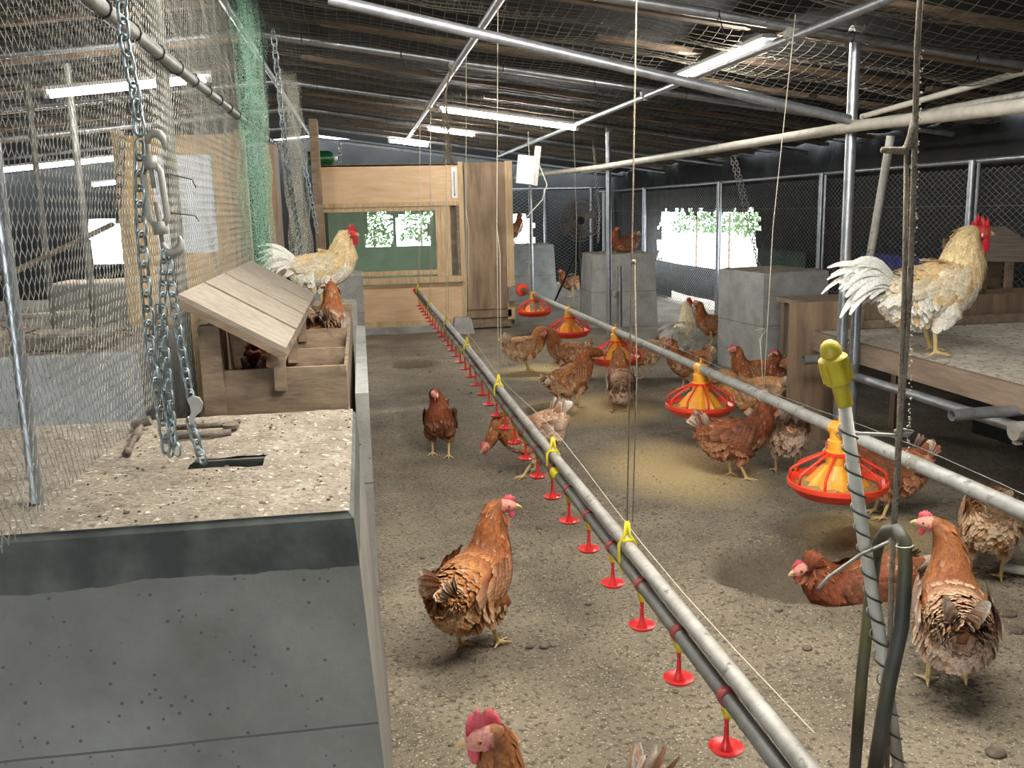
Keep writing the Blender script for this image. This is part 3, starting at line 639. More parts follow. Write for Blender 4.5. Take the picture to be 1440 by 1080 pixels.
b=MB(); b.box((2.5,4.5,-.02),(2.54,4.6,.5)); b.box((2.42,2.2,-.02),(2.48,2.26,.52)); b.box((3.7,2.2,-.02),(3.76,2.26,.58)); b.build('leg','plydark',e)
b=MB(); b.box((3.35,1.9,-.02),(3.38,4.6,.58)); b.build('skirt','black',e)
e=empty('rear_deck',(3.3,5.4,0),'second lower platform behind the deck','deck')
b=MB(); b.box((2.95,4.75,.60),(4.05,6.3,.63)); b.build('deck_top','deckwood',e)
b=MB(); b.box((2.95,4.75,.63),(4.05,4.78,.70)); b.build('rim','deckwood',e)
for (x,y) in ((3.0,4.8),(3.0,6.25),(4.0,4.8),(4.0,6.25)): b=MB(); b.box((x-.025,y-.025,-.02),(x+.025,y+.025,.6)); b.build('leg','plydark',e)
e=empty('small_nest_box',(3.85,5.2,.63),'grey roofed nest box at the right edge behind the rooster','nest box')
b=MB(); b.hexa([(3.60,4.98,.93),(4.1,4.98,.91),(4.1,5.45,1.10),(3.82,5.45,1.10),(3.60,4.98,.945),(4.1,4.98,.925),(4.1,5.45,1.115),(3.82,5.45,1.115)]); b.build('roof_board','weather',e)
b=MB(); b.box((3.66,5.03,.63),(3.69,5.42,.92)); b.build('side_panel','nestwood',e)
b=MB(); b.box((3.66,5.42,.63),(4.08,5.44,1.05)); b.build('rear_panel','nestwood',e)
b=MB(); b.box((3.69,5.01,.63),(4.08,5.03,.76)); b.build('front_board','plydark',e)
b=MB(); b.box((3.80,5.0,.63),(3.84,5.03,.925)); b.build('post','nestwood',e)
pipe_thing('deck_rail_pipe',(2.33,4.35,.46),(2.36,2.7,.465),.022,'pipe running along below the deck edge','pipe')
pipe_thing('cross_pipe',tuple(YP(1338,584,3.0)),tuple(YP(1338,584,3.0)+Vector((1.2,.06,.0))),.022,'short open ended pipe sticking out under the deck','pipe')
clampb(YP(1432,606,2.92),(1,0,0)).build('pipe_clamp','galv_dull',autos=True)
tag(bpy.data.objects['pipe_clamp'],'rusty clamp on the pipe joint under the deck','clamp')
p=YP(1130,506,4.4); pipe_thing('stub_pipe',tuple(p),tuple(p+Vector((.28,.0,.0))),.024,'short grey stub pipe left of the yellow cap','pipe','pvc')
pipe_thing('ground_pipe',(2.15,2.75,.03),(2.9,2.1,.03),.016,'pale pipe lying on the soil by the right hen','pipe','whitepipe')
# ------------------------------------------------ drinker line
e=empty('drinker_line',(.6,1,.3),'long drinker line of grey pipes with red cups down the aisle','drinker line')
def dl(y): t=(y-1)/(9.8-1); return Vector((.618-.06*t*t,y,.445+.03*t+.006*math.sin(y*1.3)))
YD=rng(.7,9.8,.35)
b=MB(); b.tube([dl(y)+Vector((.004,0,.012)) for y in YD],.0165,12); b.build('support_pipe','galv_dull',e,smooth=True)
b=MB(); b.tube([dl(y)+Vector((-.006,0,-.030)) for y in YD],.0150,12); b.build('water_pipe','pvc',e,smooth=True)
b=MB(); b.tube([dl(9.8)+Vector((0,0,-.03)),dl(9.8)+Vector((-.02,.05,.0))],.022,8); b.build('end_cap','red',e)
cupm=MB(); cupm.lathe([(.0,-.001),(.012,-.001),(.026,.0005),(.0305,.0045),(.0325,.0048),(.0320,.0028),(.027,-.003),(.012,-.005),(.0,-.0055)],(0,0,-.132),22)
cupm.lathe([(.014,-.134),(.010,-.128),(.0055,-.112),(.0042,-.085),(.0048,-.062),(.008,-.052)],(0,0,0),10)
cupm.tube([(0,0,-.06),(.012,0,-.045),(.012,0,-.03)],.004,6)
cm=cupm.mesh('drinker_cup',smooth=True,mats=(M['red'],)); cm.set_sharp_from_angle(angle=.9)
cl=MB(); cl.lathe([(.0168,-.011),(.0178,-.011),(.0178,.011),(.0168,.011)],(-.006,0,-.030),12,Matrix.Rotation(math.pi/2,3,'X')); clm=cl.mesh('saddle_clip',mats=(M['rust'],))
m_r=mat('dull_red_saddle',(150,60,56),(120,48,44),12,.5); clm.materials.clear(); clm.materials.append(m_r)
ny=MB(); ny.lathe([(.006,-.070),(.011,-.066),(.011,-.052),(.006,-.046)],(.002,0,0),8); ny.box((-.009,-.006,-.058),(.016,.006,-.046)); nym=ny.mesh('nipple_valve',mats=(M['yellow'],))
y=1.20; k_=0
while y<9.65:
    d=dl(y)
    for nm,me in (('drinker_cup',cm),('saddle_clip',clm),('nipple_valve',nym)):
        o=bpy.data.objects.new(nm,me); COL.objects.link(o); o.parent=e; o.location=d-ORG[e.name]+ (Vector((-.006,0,0)) if nm!='saddle_clip' else Vector())
    y+=.2585; k_+=1
b=MB(); d=dl(2.95); b.tube([d+Vector((-.006,-.05,-.03)),d+Vector((-.006,.02,-.03))],.0175,10); b.build('joint_sleeve','yellow',e)
for y in (2.12,3.02,4.26,5.5,6.75,8.2,9.6):
    d=dl(y); b=MB()
    for s in (-1,1): b.tube([d+Vector((s*.003,0,.075)),d+Vector((s*.006,0,.045)),d+Vector((s*.021,0,.02)),d+Vector((s*.021,0,-.02)),d+Vector((s*.012,0,-.05))],.0045,6)
    b.tube([d+Vector((0,0,.045)),d+Vector((0,0,.08))],.005,6); b.box(d+Vector((-.014,-.005,.026)),d+Vector((.014,.005,.034))); b.build('hanger_clip','yellow',e,smooth=True)
def cord(pts,r,label,group=None,m='rope',name='cord'):
    b=MB(); b.tube(pts,r,6); return tag(b.build(name,m,smooth=True,loc=pts[0]),label,'cord',group)
lab=['thick twisted cord to the nearest hanger clip of the drinker line','cord to the second hanger clip of the drinker line','cord to the third hanger clip, dropping right of the shed door','cord to the drinker line in front of the brown shed door','cord to the drinker line left of the brown shed door','thin distant cord over the shed window','thin cord to the far end of the drinker line']
for i,y in enumerate((2.12,3.02,4.26,5.5,6.75,8.2,9.6)):
    if i==1: continue
    d=dl(y); top=roofz(.65)-.09
    b=MB(); mid=.445+.55+.1*i
    if i==0: b.tube([d+Vector((0,0,.078)),(.645,y,top)],.0021,5); b.tube([d+Vector((.014,0,.078)),(.641,y,.9),(.635,y,1.17)],.0019,5); b.ball((.633,y,1.17),.006,6,5)
    else: b.tube([d+Vector((0,0,.078)),(.62,y,mid),(.65,y,top)],.0014+.0002*i,5); b.tube([d+Vector((.014,0,.078)),(.632,y,mid-.1),(.621,y,mid+.01)],.0014+.0002*i,5)
    tag(b.build('cord','dirtyrope' if i==0 else 'rope',smooth=True,loc=tuple(d)),lab[i],'cord')
b=MB(); 
for i in range(len(YD)-1): pass
hp=[(.66,1.0,.56)]
pts=[]
for y in rng(1.2,9.5,.3): pts.append((.645,y,.50+.02*math.sin(y*2.5)))
b.tube(pts,.0012,4); tag(b.build('anti_roost_wire','rope',loc=pts[0]),'thin wire strung along above the drinker line','wire')
b=MB(); R=random.Random(4); c0=Vector((.60,6.3,2.05))
b.tube([(.63,6.2,2.19),c0,c0+Vector((.01,0,-.2)),c0+Vector((.0,0,-.42))],.006,6)
for i in range(22):
    s=c0+Vector((R.uniform(-.02,.02),R.uniform(-.02,.02),-.25*R.random())); b.tube([s,s+Vector((R.uniform(-.04,.04),0,-.08)),s+Vector((R.uniform(-.03,.03),0,-.2))],.002,4)
for i in range(16):
    s=c0+Vector((0,0,-.36)); b.tube([s,s+Vector((R.uniform(-.05,.05),R.uniform(-.03,.03),-.1))],.003,4)
tag(b.build('frayed_rope','dirtyrope',loc=tuple(c0)),'frayed knotted rope dangling before the plywood shed','rope')
# ------------------------------------------------ feeder line
e=empty('feeder_pipe',(1.71,2,.47),'long grey feed auger pipe on the right, carrying the feeders','pipe')
def fl(y): return Vector((1.71,y,.475-.006*(y-2)))
b=MB(); b.tube([fl(1.2),fl(9.9)],.0235,16); b.build('pipe','feedpipe',e,smooth=True)
for y in (2.6,3.9,5.2,6.6,8.2):
    b=MB(); b.tube([fl(y)-Vector((0,.025,0)),fl(y)+Vector((0,.025,0))],.0245,16,cap=False); b.build('pipe_joint','galv_dull',e,smooth=True)
b=MB(); b.lathe([(.03,-.03),(.065,-.03),(.07,0),(.065,.04),(.03,.045)],fl(9.95),16,Matrix.Rotation(math.pi/2,3,'X')); b.build('end_housing','orange',e,autos=True)
b=MB(); b.tube([fl(9.95)+Vector((-.09,.05,-.02)),fl(9.95)+Vector((-.09,.09,-.02))],.06,14); b.box(fl(9.95)+Vector((-.15,.0,-.12)),fl(9.95)+Vector((-.04,.06,.03))); b.build('drive_motor','grey_metal',e,autos=True)
def feeder(first_y,label):
    p=fl(first_y); e=empty('pan_feeder',(p.x,p.y,0.2),label,'feeder','pan feeders on the auger pipe')
    pan=MB(); z=.215; pan.lathe([(.0,z),(.12,z+.002),(.15,z+.012),(.166,z+.035),(.176,z+.040),(.181,z+.046),(.181,z+.062),(.176,z+.064),(.172,z+.058),(.160,z+.050),(.14,z+.03),(.11,z+.018),(0,z+.016)],(p.x,p.y,0),40); pan.build('pan','orange',e,autos=True)
    fd=MB(); fd.lathe([(.158,z+.043),(.13,z+.046),(.08,z+.055),(.0,z+.06)],(p.x,p.y,0),30); fd.build('feed','feed',e,smooth=True)
    c=MB(); N=40; prof=[(.108,z+.045),(.095,z+.065),(.055,z+.115),(.045,z+.125),(.045,z+.175),(.040,z+.178),(.040,z+.215),(.034,z+.22)]
    vs=[]; fs=[]
    for (r,zz) in prof:
        for j in range(N):
            a=2*math.pi*j/N; rr=r*(1+(.10*math.cos(a*10)*(1 if r>.05 else .0))); vs.append((p.x+rr*math.cos(a),p.y+rr*math.sin(a),zz))
    for i in range(len(prof)-1):
        for j in range(N): fs.append((i*N+j,i*N+(j+1)%N,(i+1)*N+(j+1)%N,(i+1)*N+j))
    c.add(vs,fs); c.build('cone','amber',e,autos=True)
    h=MB(); h.tube([(p.x,p.y-.035,p.z),(p.x,p.y+.035,p.z)],.030,14); h.lathe([(.034,z+.21),(.034,p.z-.02),(.028,p.z-.0)],(p.x,p.y,0),14); h.tube([(p.x,p.y,p.z+.02),(p.x,p.y,p.z+.055)],.006,6); h.build('saddle','amber',e,autos=True)
    for k_ in range(10):
        a=2*math.pi*k_/10+.2; ca,sa=math.cos(a),math.sin(a); g=MB()
        g.tube([(p.x+r*ca,p.y+r*sa,zz) for r,zz in ((.046,z+.165),(.085,z+.145),(.158,z+.105),(.168,z+.095),(.172,z+.06))],.0052,6); g.build('grill_arm','orange',e,smooth=True)
    g=MB(); g.lathe([(.045,z+.16),(.050,z+.16),(.050,z+.172),(.045,z+.172)],(p.x,p.y,0),20); g.build('grill_ring','orange',e,autos=True)
    return e
fy=[3.09,4.52,6.15,7.62,9.25]
flb=['nearest orange pan feeder with amber cone, behind the spiral tube','second nearest orange pan feeder, with a hen standing close beside it','middle orange pan feeder behind the hanging cord','fourth orange pan feeder with hens feeding around it','farthest orange pan feeder next to the drive motor']
for y,l in zip(fy,flb): feeder(y,l)
b=MB(); p=fl(9.25); b.box((p.x-.05,p.y-.09,.262),(p.x+.05,p.y-.03,.36)); tag(b.build('grey_box','galv_dull',loc=(p.x,p.y-.06,.262)),'small grey box sitting in the farthest pan feeder','box')
# left bay feeder
save=fl
def fl(y): return Vector((-2.93,8.45,.475))
ef=feeder(8.45,'orange pan feeder in the left bay seen through the wire netting'); fl=save
b=MB(); b.tube([(-3.6,8.45,.46),(-2.3,8.5,.50)],.0235,12); tag(b.build('bay_feed_pipe','whitepipe',smooth=True,loc=(-2.9,8.45,.47)),'pale auger pipe over the left bay feeder','pipe')
cord([(-2.93,8.44,.53),(-3.0,8.44,2.1)],.003,'cord to the feeder in the left bay')
for i,(y,lb) in enumerate(((3.75,'pale cord down to the feeder pipe in front of the large concrete block'),(7.4,'pale cord to the feeder pipe beside the middle post'),(9.4,'thin pale cord by the drive motor'))):
    d=fl(y); t=roofz(1.85)-.05; b=MB(); b.tube([(1.71,y,d.z+.02),(1.73,y,1.2),(1.80 if i==0 else 1.71,y,t)],.0019+.0005*i,5)
    b.tube([(1.71,y,d.z+.02),(1.685,y,.72),(1.72,y,.765),(1.66,y,.76),(1.69,y,.745)],.0016+.0005*i,5); b.tube([(1.71+.026*math.cos(a),y,d.z+.026*math.sin(a)) for a in [k*math.pi/5 for k in range(11)]],.002,4,cap=False)
    tag(b.build('cord','rope',smooth=True,loc=tuple(d)),lb,'cord')
b=MB(); pts=[(1.71,y,fl(y).z+.045+.012*math.sin(y*3)) for y in rng(1.5,9.7,.35)]; b.tube(pts,.0016,4); tag(b.build('anti_roost_wire','wiredark',loc=pts[0]),'thin wire strung just above the feed auger pipe','wire')
# white control box, fan
p=YP(741,238,9.2); e=empty('control_box',tuple(p),'white control box hanging above the feeder drive','control box')
Rb=Matrix.Rotation(.12,3,'Y'); b=MB(); b.box((p.x-.095,p.y-.04,p.z-.14),(p.x+.07,p.y+.04,p.z+.13),Rb); b.build('housing','white',e)
b=MB(); b.box((p.x-.04,p.y-.05,p.z-.12),(p.x+.065,p.y-.038,p.z+.12),Rb); b.build('lid','paper',e)
b=MB(); b.box((p.x+.07,p.y-.03,p.z-.16),(p.x+.12,p.y+.05,p.z+.22),Rb); b.build('bracket','galv_dull',e)
b=MB(); q=Vector(p); b.tube([q+Vector((.03,0,.0)),q+Vector((.12,0,.05)),q+Vector((.2,0,-.15)),q+Vector((.15,0,-.3)),q+Vector((-.05,0,-.5)),q+Vector((-.15,0,-.75)),q+Vector((.0,0,-.72))],.006,6); tag(b.build('power_cable','whitepipe',smooth=True,loc=tuple(p)),'pale cable looping down from the control box','cable')
pipe_thing('drive_stand',tuple(ZP(738,440,0)+Vector((.1,0,0))),tuple(ZP(738,440,0)+Vector((.1,0,1.6))),.022,'upright pipe beside the feeder drive motor','post')
pf=YP(815,310,12.0); e=empty('pedestal_fan',(pf.x,12.0,0),'dark pedestal fan on tripod between far concrete blocks','fan')
b=MB(); RF=Matrix.Rotation(math.pi/2,3,'X')
for k_ in range(5): b.tube([(pf.x+r*math.cos(a),12.0-d,pf.z+r*math.sin(a)) for a in [i*math.pi/16 for i in range(33)] for r,d in ((.27-.05*k_,.02+.012*k_),)],.0045,4,cap=False)
for i in range(36): a=i*math.pi/18; b.tube([(pf.x+.27*math.cos(a),11.98,pf.z+.27*math.sin(a)),(pf.x+.05*math.cos(a),11.9,pf.z+.05*math.sin(a))],.003,3,cap=False)
b.build('guard','rust',e)
b=MB()
for k_ in range(4):
    a=k_*math.pi/2+.4; c,s=math.cos(a),math.sin(a)
    P=lambda r,w,d:(pf.x+r*c-w*s,12.0+d,pf.z+r*s+w*c); b.add([P(.04,-.02,0),P(.23,-.05,.02),P(.24,.07,-.02),P(.05,.03,-.01)],[(0,1,2,3)])
b.build('blade','hose',e)
b=MB(); b.lathe([(.05,-.06),(.055,.0),(.07,.04),(.06,.14),(.0,.16)],(pf.x,12.0,pf.z),14,Matrix.Rotation(-math.pi/2,3,'X')); b.build('motor','black',e,autos=True)
b=MB(); b.tube([(pf.x,12.08,pf.z),(pf.x,12.08,.6)],.022,8); b.build('pole','black',e,smooth=True)
for a in (.4,2.5,4.6): b=MB(); b.tube([(pf.x,12.08,.75),(pf.x+.38*math.cos(a),12.08+.38*math.sin(a),0)],.014,6); b.build('leg','black',e,smooth=True)
# ------------------------------------------------ chains
def chain(pts,link,r,name,label,parent=None,build=True,m='chain'):
    P=[Vector(p) for p in pts]; S=[0]
    for i in range(1,len(P)): S.append(S[-1]+(P[i]-P[i-1]).length)
    def at(s):
        for i in range(1,len(P)):
            if s<=S[i]: return P[i-1].lerp(P[i],(s-S[i-1])/(S[i]-S[i-1]))
        return P[-1]
    n=int(S[-1]/(link*.74)); b=MB()
    for k in range(n):
        c0=at(k*link*.74); c1=at((k+1)*link*.74); t=(c1-c0).normalized(); c=(c0+c1)/2
        ref=Vector((0,1,0)) if abs(t.y)<.9 else Vector((1,0,0)); sd=t.cross(ref).normalized(); up=t.cross(sd)
        w=sd if k%2 else up; w=(w*math.cos(.5)+(up if k%2 else -sd)*math.sin(.5)); pp=[]
        for i in range(13):
            a=2*math.pi*i/12; x=math.cos(a); y=math.sin(a); l=link*.5-link*.3; pp.append(c+t*((l if x>0 else -l)*min(1,abs(x)*3)+x*link*.3)+w*y*link*.29)
        b.tube(pp,r,5,cap=False)
    return tag(b.build(name,m,smooth=True,loc=tuple(P[0])),label,'chain')
CY=1.95
def c_(x,y,Y=CY): return tuple(YP(x,y,Y))
chain([c_(168,-40),c_(175,60),c_(190,130),c_(197,188)],.040,.0034,'chain','zinc chain at upper left hanging down to the hook of the turnbuckle')
chain([c_(196,200),c_(196,300),c_(203,380),c_(212,500),c_(230,600),c_(236,648)],.040,.0032,'chain','left strand of zinc chain hanging beside the turnbuckle')
chain([c_(231,352),c_(228,420),c_(235,520),c_(243,600),c_(240,645)],.030,.0026,'chain','middle strand of zinc chain below the turnbuckle')
chain([c_(235,352),c_(245,430),c_(262,530),c_(272,575)],.030,.0026,'chain','right strand of zinc chain running to the plate hook')
chain([c_(266,590),c_(282,640),c_(290,646),c_(270,650)],.034,.003,'chain','short loop of chain below the plate hook')
chain([c_(222,430),c_(232,560),c_(250,640)],.030,.0024,'chain','thin inner strand of zinc chain above the socket')
tb=YP(213,280,CY); e=empty('turnbuckle',tuple(tb),'galvanised turnbuckle with hooks in the left foreground chain','turnbuckle')
A=YP(211,228,CY); B_=YP(225,320,CY); ax=(B_-A).normalized(); sd=Vector((1,0,0))-ax*ax.x; sd.normalize()
b=MB(); b.tube([A+sd*.006,A+sd*.017+ax*.02,B_+sd*.017-ax*.02,B_+sd*.006],.0065,8); b.tube([A-sd*.006,A-sd*.017+ax*.02,B_-sd*.017-ax*.02,B_-sd*.006],.0065,8)
for c in (A,B_): b.tube([c-ax*.012,c+ax*.014],.014,8)
b.build('frame','galv_dull',e,smooth=True)
b=MB(); b.tube([A+ax*.05,A-ax*.02,A-ax*.035],.0045,8)
hk=[A-ax*.035+(sd*(.016-.016*math.cos(a))*1.0-ax*.016*math.sin(a)*1.2) for a in [k*math.pi/6 for k in range(8)]]; b.tube(hk,[.0045,.006,.008,.009,.009,.008,.006,.003],8); b.build('hook','galv_dull',e,smooth=True)
b=MB(); b.tube([B_-ax*.05,B_+ax*.03],.0045,8)
hk=[B_+ax*.03+(sd*(.018-.018*math.cos(a))+ax*.018*math.sin(a)*1.2) for a in [k*math.pi/6 for k in range(8)]]; b.tube(hk,[.0045,.006,.008,.010,.010,.009,.006,.003],8); b.build('hook','galv_dull',e,smooth=True)
ph=YP(272,574,CY-.01); b=MB(); 
out=[(0,.024),(.012,.020),(.018,.008),(.014,-.006),(.002,-.016),(-.002,-.028),(-.008,-.03),(-.010,-.018),(-.004,-.008),(-.006,.006),(-.010,.018)]
n=len(out); b.add([ph+Vector((x*1.1,-.004,z*1.1)) for x,z in out]+[ph+Vector((x*1.1,.004,z*1.1)) for x,z in out],[tuple(range(n)),tuple(range(2*n-1,n-1,-1))]+[(i,i+n,(i+1)%n+n,(i+1)%n) for i in range(n)])
tag(b.build('plate_hook','galv_dull',loc=tuple(ph)),'flat zinc grab hook on the chain just above the block','hook')
# clamps lying on the block
q=ZP(190,612,.79); e=empty('clamp_bolt',tuple(q),'old bolt with wing head lying at the left edge of the foreground block','bolt')
a=ZP(178,638,.795); c=ZP(199,598,.80); b=MB(); b.tube([a,c],.006,8); b.tube([a,a+(c-a)*.08],.010,8); b.tube([c-(c-a)*.45,c-(c-a)*.2],.010,8); b.build('shaft','rust',e,smooth=True)
b=MB(); b.tube([c+Vector((-.02,0,0)),c+Vector((.022,0,.012))],.012,8); b.build('head','rust',e)
q=ZP(290,604,.79); e=empty('rusty_clamp',tuple(q),'rusty bar clamp lying beside the chain socket','clamp'); b=MB()
for (u,v,w) in (((240,602),(332,596),.007),((240,615),(325,608),.008)): b.tube([ZP(*u,.797),ZP(*v,.797)],w,8)
b.tube([ZP(244,598,.797),ZP(240,618,.797)],.009,8); b.build('bar','rust',e,smooth=True)
b=MB(); b.lathe([(.012,0),(.02,.003),(.02,.012),(.008,.018)],ZP(325,603,.79),10); b.tube([ZP(316,598,.80),ZP(336,592,.80)],.007,6); b.build('jaw','rust',e,autos=True)
# chains farther away
def xc(x,y,X=-.42): return tuple(XP(x,y,X))
chain([xc(384,42),xc(392,120),xc(398,180),xc(408,260),xc(420,330),xc(428,400)],.055,.004,'chain','pale chain dangling from the rafter near the white netting')
chain([YP(405,150,7.9),YP(420,195,7.9),YP(434,260,7.9),YP(447,330,7.9)],.055,.0045,'chain','thin chain left of the plywood shed','')
chain([YP(1028,222,6.8),YP(1040,265,6.8),YP(1052,320,6.8),YP(1068,376,6.8)],.036,.0028,'chain','chain hanging down onto the large pale concrete block','',m='galv_dull')
chain([YP(1034,222,6.8),YP(1047,270,6.8),YP(1060,325,6.8),YP(1064,376,6.8)],.036,.0028,'chain','second strand of the chain over the pale concrete block','',m='galv_dull')
chain([YP(834,196,9.9),YP(838,250,9.9),YP(843,300,9.9),YP(841,345,9.9)],.04,.003,'chain','chain hanging behind the middle post','',m='galv_dull')
chain([(-.40,5.5,.768),(-.37,5.42,.768),(-.30,5.5,.768),(-.34,5.6,.768),(-.43,5.55,.768),(-.38,5.45,.768),(-.3,5.40,.768)],.045,.004,'chain','heap of chain lying on the block by the cream rooster')
chain([YP(172,195,2.6),YP(168,260,2.6),YP(164,300,2.6)],.04,.003,'chain','dark chain behind the turnbuckle at left','',m='rust')
chain([YP(478,200,10.4),YP(478,232,10.4)],.05,.005,'chain','short chain above the plywood shed','',m='chain')
# ------------------------------------------------ foreground right: rod, spiral tube, hose
FY=1.25
def f_(x,y,Y=FY): return YP(x,y,Y)
e=empty('hanger_rod',tuple(f_(1280,180)),'dirty hanging rod with hooked end in the right foreground','rod')
b=MB(); b.tube([f_(1300,-90),f_(1290,60),f_(1287,180),f_(1280,400),f_(1266,600),f_(1254,800),f_(1246,1120)],.0042,8); b.build('rod','dirtyrope',e,smooth=True)
b=MB(); b.tube([f_(1285,170),f_(1282,190),f_(1278,205),f_(1270,212),f_(1240,211)],[.0045,.006,.007,.0055,.0045],8); b.tube([f_(1275,212),f_(1272,400),f_(1264,600),f_(1256,740)],.0036,8); b.build('hook','dirtyrope',e,smooth=True)
b=MB()
for i in range(120):
    t=R.random(); y=60+t*600; x=1290-(y-60)*.035+7; q=f_(x+R.uniform(-2,2),y); b.ball(q,R.uniform(.0008,.0018),5,4)
o=b.build('grit','rope',e); o['kind']='stuff'
b=MB(); b.tube([f_(1177,608),f_(1258,612),f_(1278,611),f_(1284,607),f_(1270,604),f_(1258,606)],.0028,6); tag(b.build('wire_hook','galv_dull',smooth=True,loc=tuple(f_(1230,610))),'stiff wire hook joining the spiral tube to the rod','hook')
b=MB(); b.tube([f_(1150,828,1.22),f_(1165,812,1.22),f_(1210,780,1.22),f_(1250,762,1.22)],.0026,6); tag(b.build('wire_prong','galv_dull',smooth=True,loc=tuple(f_(1200,785))),'bent wire prong pointing left at the hose top','wire')
S0=f_(1186,560); S1=f_(1215,760); S2=f_(1243,930); S3=f_(1268,1110)
e=empty('spiral_tube',tuple(S1),'breather tube with yellow cap wound by a dark spiral wire','tube')
b=MB(); b.tube([S0,S1,S2,S3],[.0095,.0100,.0095,.009],14); b.build('tube','cablewhite',e,smooth=True)
b=MB(); pts=[]; n=17*14
for i in range(n+1):
    t=.06+.93*i/n; p=S0.lerp(S3,t)+ (S1-S0.lerp(S3,.4))*math.sin(math.pi*t)*.9; a=2*math.pi*i/14; pts.append(p+Vector((math.cos(a),math.sin(a),.0))*.0122)
b.tube(pts,.0016,5); b.build('spiral_wire','hose',e,smooth=True)
axis=(f_(1170,500)-S0).normalized(); Rc=axis.to_track_quat('Z','Y').to_matrix()
b=MB(); b.lathe([(.0115,-.012),(.0125,.02),(.0190,.026),(.0205,.060),(.0215,.064),(.0200,.066),(.0150,.069),(.0155,.078),(.012,.087),(.006,.092),(.0,.0935)],S0,20,Rc)
for k_ in range(6):
    a=k_*math.pi/3; c=Vector((math.cos(a)*.0202,math.sin(a)*.0202,0)); b.tube([S0+Rc@(c+Vector((0,0,.028))),S0+Rc@(c+Vector((0,0,.06)))],.0022,5)
b.build('cap','yellowcap',e,autos=True)
e=empty('hose_loop',tuple(f_(1262,760)),'thick dirty hose looped over the hook in the right foreground','hose')
b=MB(); b.tube([f_(1232,780,1.33),f_(1236,760,1.31),f_(1247,747,1.28),f_(1262,745,1.24),f_(1272,760,1.22),f_(1273,800,1.21),f_(1268,880,1.21),f_(1250,960,1.21),f_(1226,1110,1.21)],[.0095,.0098,.0100,.0102,.0105,.0108,.0112,.0115,.0118],14); b.build('hose','hose',e,smooth=True)
b=MB(); b.tube([f_(1232,775,1.33),f_(1224,840,1.33),f_(1212,950,1.33),f_(1200,1110,1.33)],.0098,12); b.build('hose','hose',e,smooth=True)
b=MB(); b.tube([f_(1272+12*math.cos(a),768+3*math.sin(a),1.21-.011*math.sin(a)) for a in [k*math.pi/6 for k in range(13)]],.0016,5,cap=False); b.build('wire_tie','galv_dull',e)
# ------------------------------------------------ birds
def cr(P,n):    # Catmull-Rom through tuples of equal length
    P=[np.array(p,float) for p in P]; out=[]
    for i in range(len(P)-1):
        p0=P[max(i-1,0)];p1=P[i];p2=P[i+1];p3=P[min(i+2,len(P)-1)]
        for k in range(n):
            t=k/n; out.append(.5*((2*p1)+(-p0+p2)*t+(2*p0-5*p1+4*p2-p3)*t*t+(-p0+3*p1-3*p2+p3)*t**3))
    out.append(P[-1]); return out
def L3(c): return np.array(lin(c))
PAL={'brown':dict(neck=((128,70,34),(176,106,56)),back=((140,80,40),(196,136,84)),belly=((176,128,88),(214,176,138)),wing=((118,62,32),(206,160,120)),tail=((176,120,80),(240,226,206)),base=(130,78,42)),
 'dark':dict(neck=((104,52,28),(150,80,44)),back=((108,56,32),(156,92,56)),belly=((140,86,56),(182,130,94)),wing=((92,48,28),(160,104,70)),tail=((110,70,50),(214,196,176)),base=(100,54,32)),
 'tan':dict(neck=((158,96,48),(204,142,84)),back=((160,104,58),(210,160,108)),belly=((196,156,114),(232,204,170)),wing=((140,86,50),(226,190,150)),tail=((176,130,90),(242,230,210)),base=(156,106,62)),
 'patchy':dict(neck=((132,76,40),(180,116,66)),back=((134,78,44),(214,176,140)),belly=((180,138,104),(232,206,180)),wing=((110,62,36),(226,200,176)),tail=((170,130,100),(244,236,222)),base=(140,90,58)),
 'cream':dict(neck=((226,192,136),(240,216,168)),back=((222,186,128),(238,212,164)),belly=((232,224,204),(246,240,226)),wing=((228,204,160),(244,232,206)),tail=((232,226,212),(250,247,238)),base=(228,214,188)),
 'white':dict(neck=((226,210,168),(240,230,200)),back=((224,208,168),(240,230,204)),belly=((230,224,204),(244,240,228)),wing=((226,214,186),(244,236,216)),tail=((234,228,214),(248,245,238)),base=(226,216,192))}
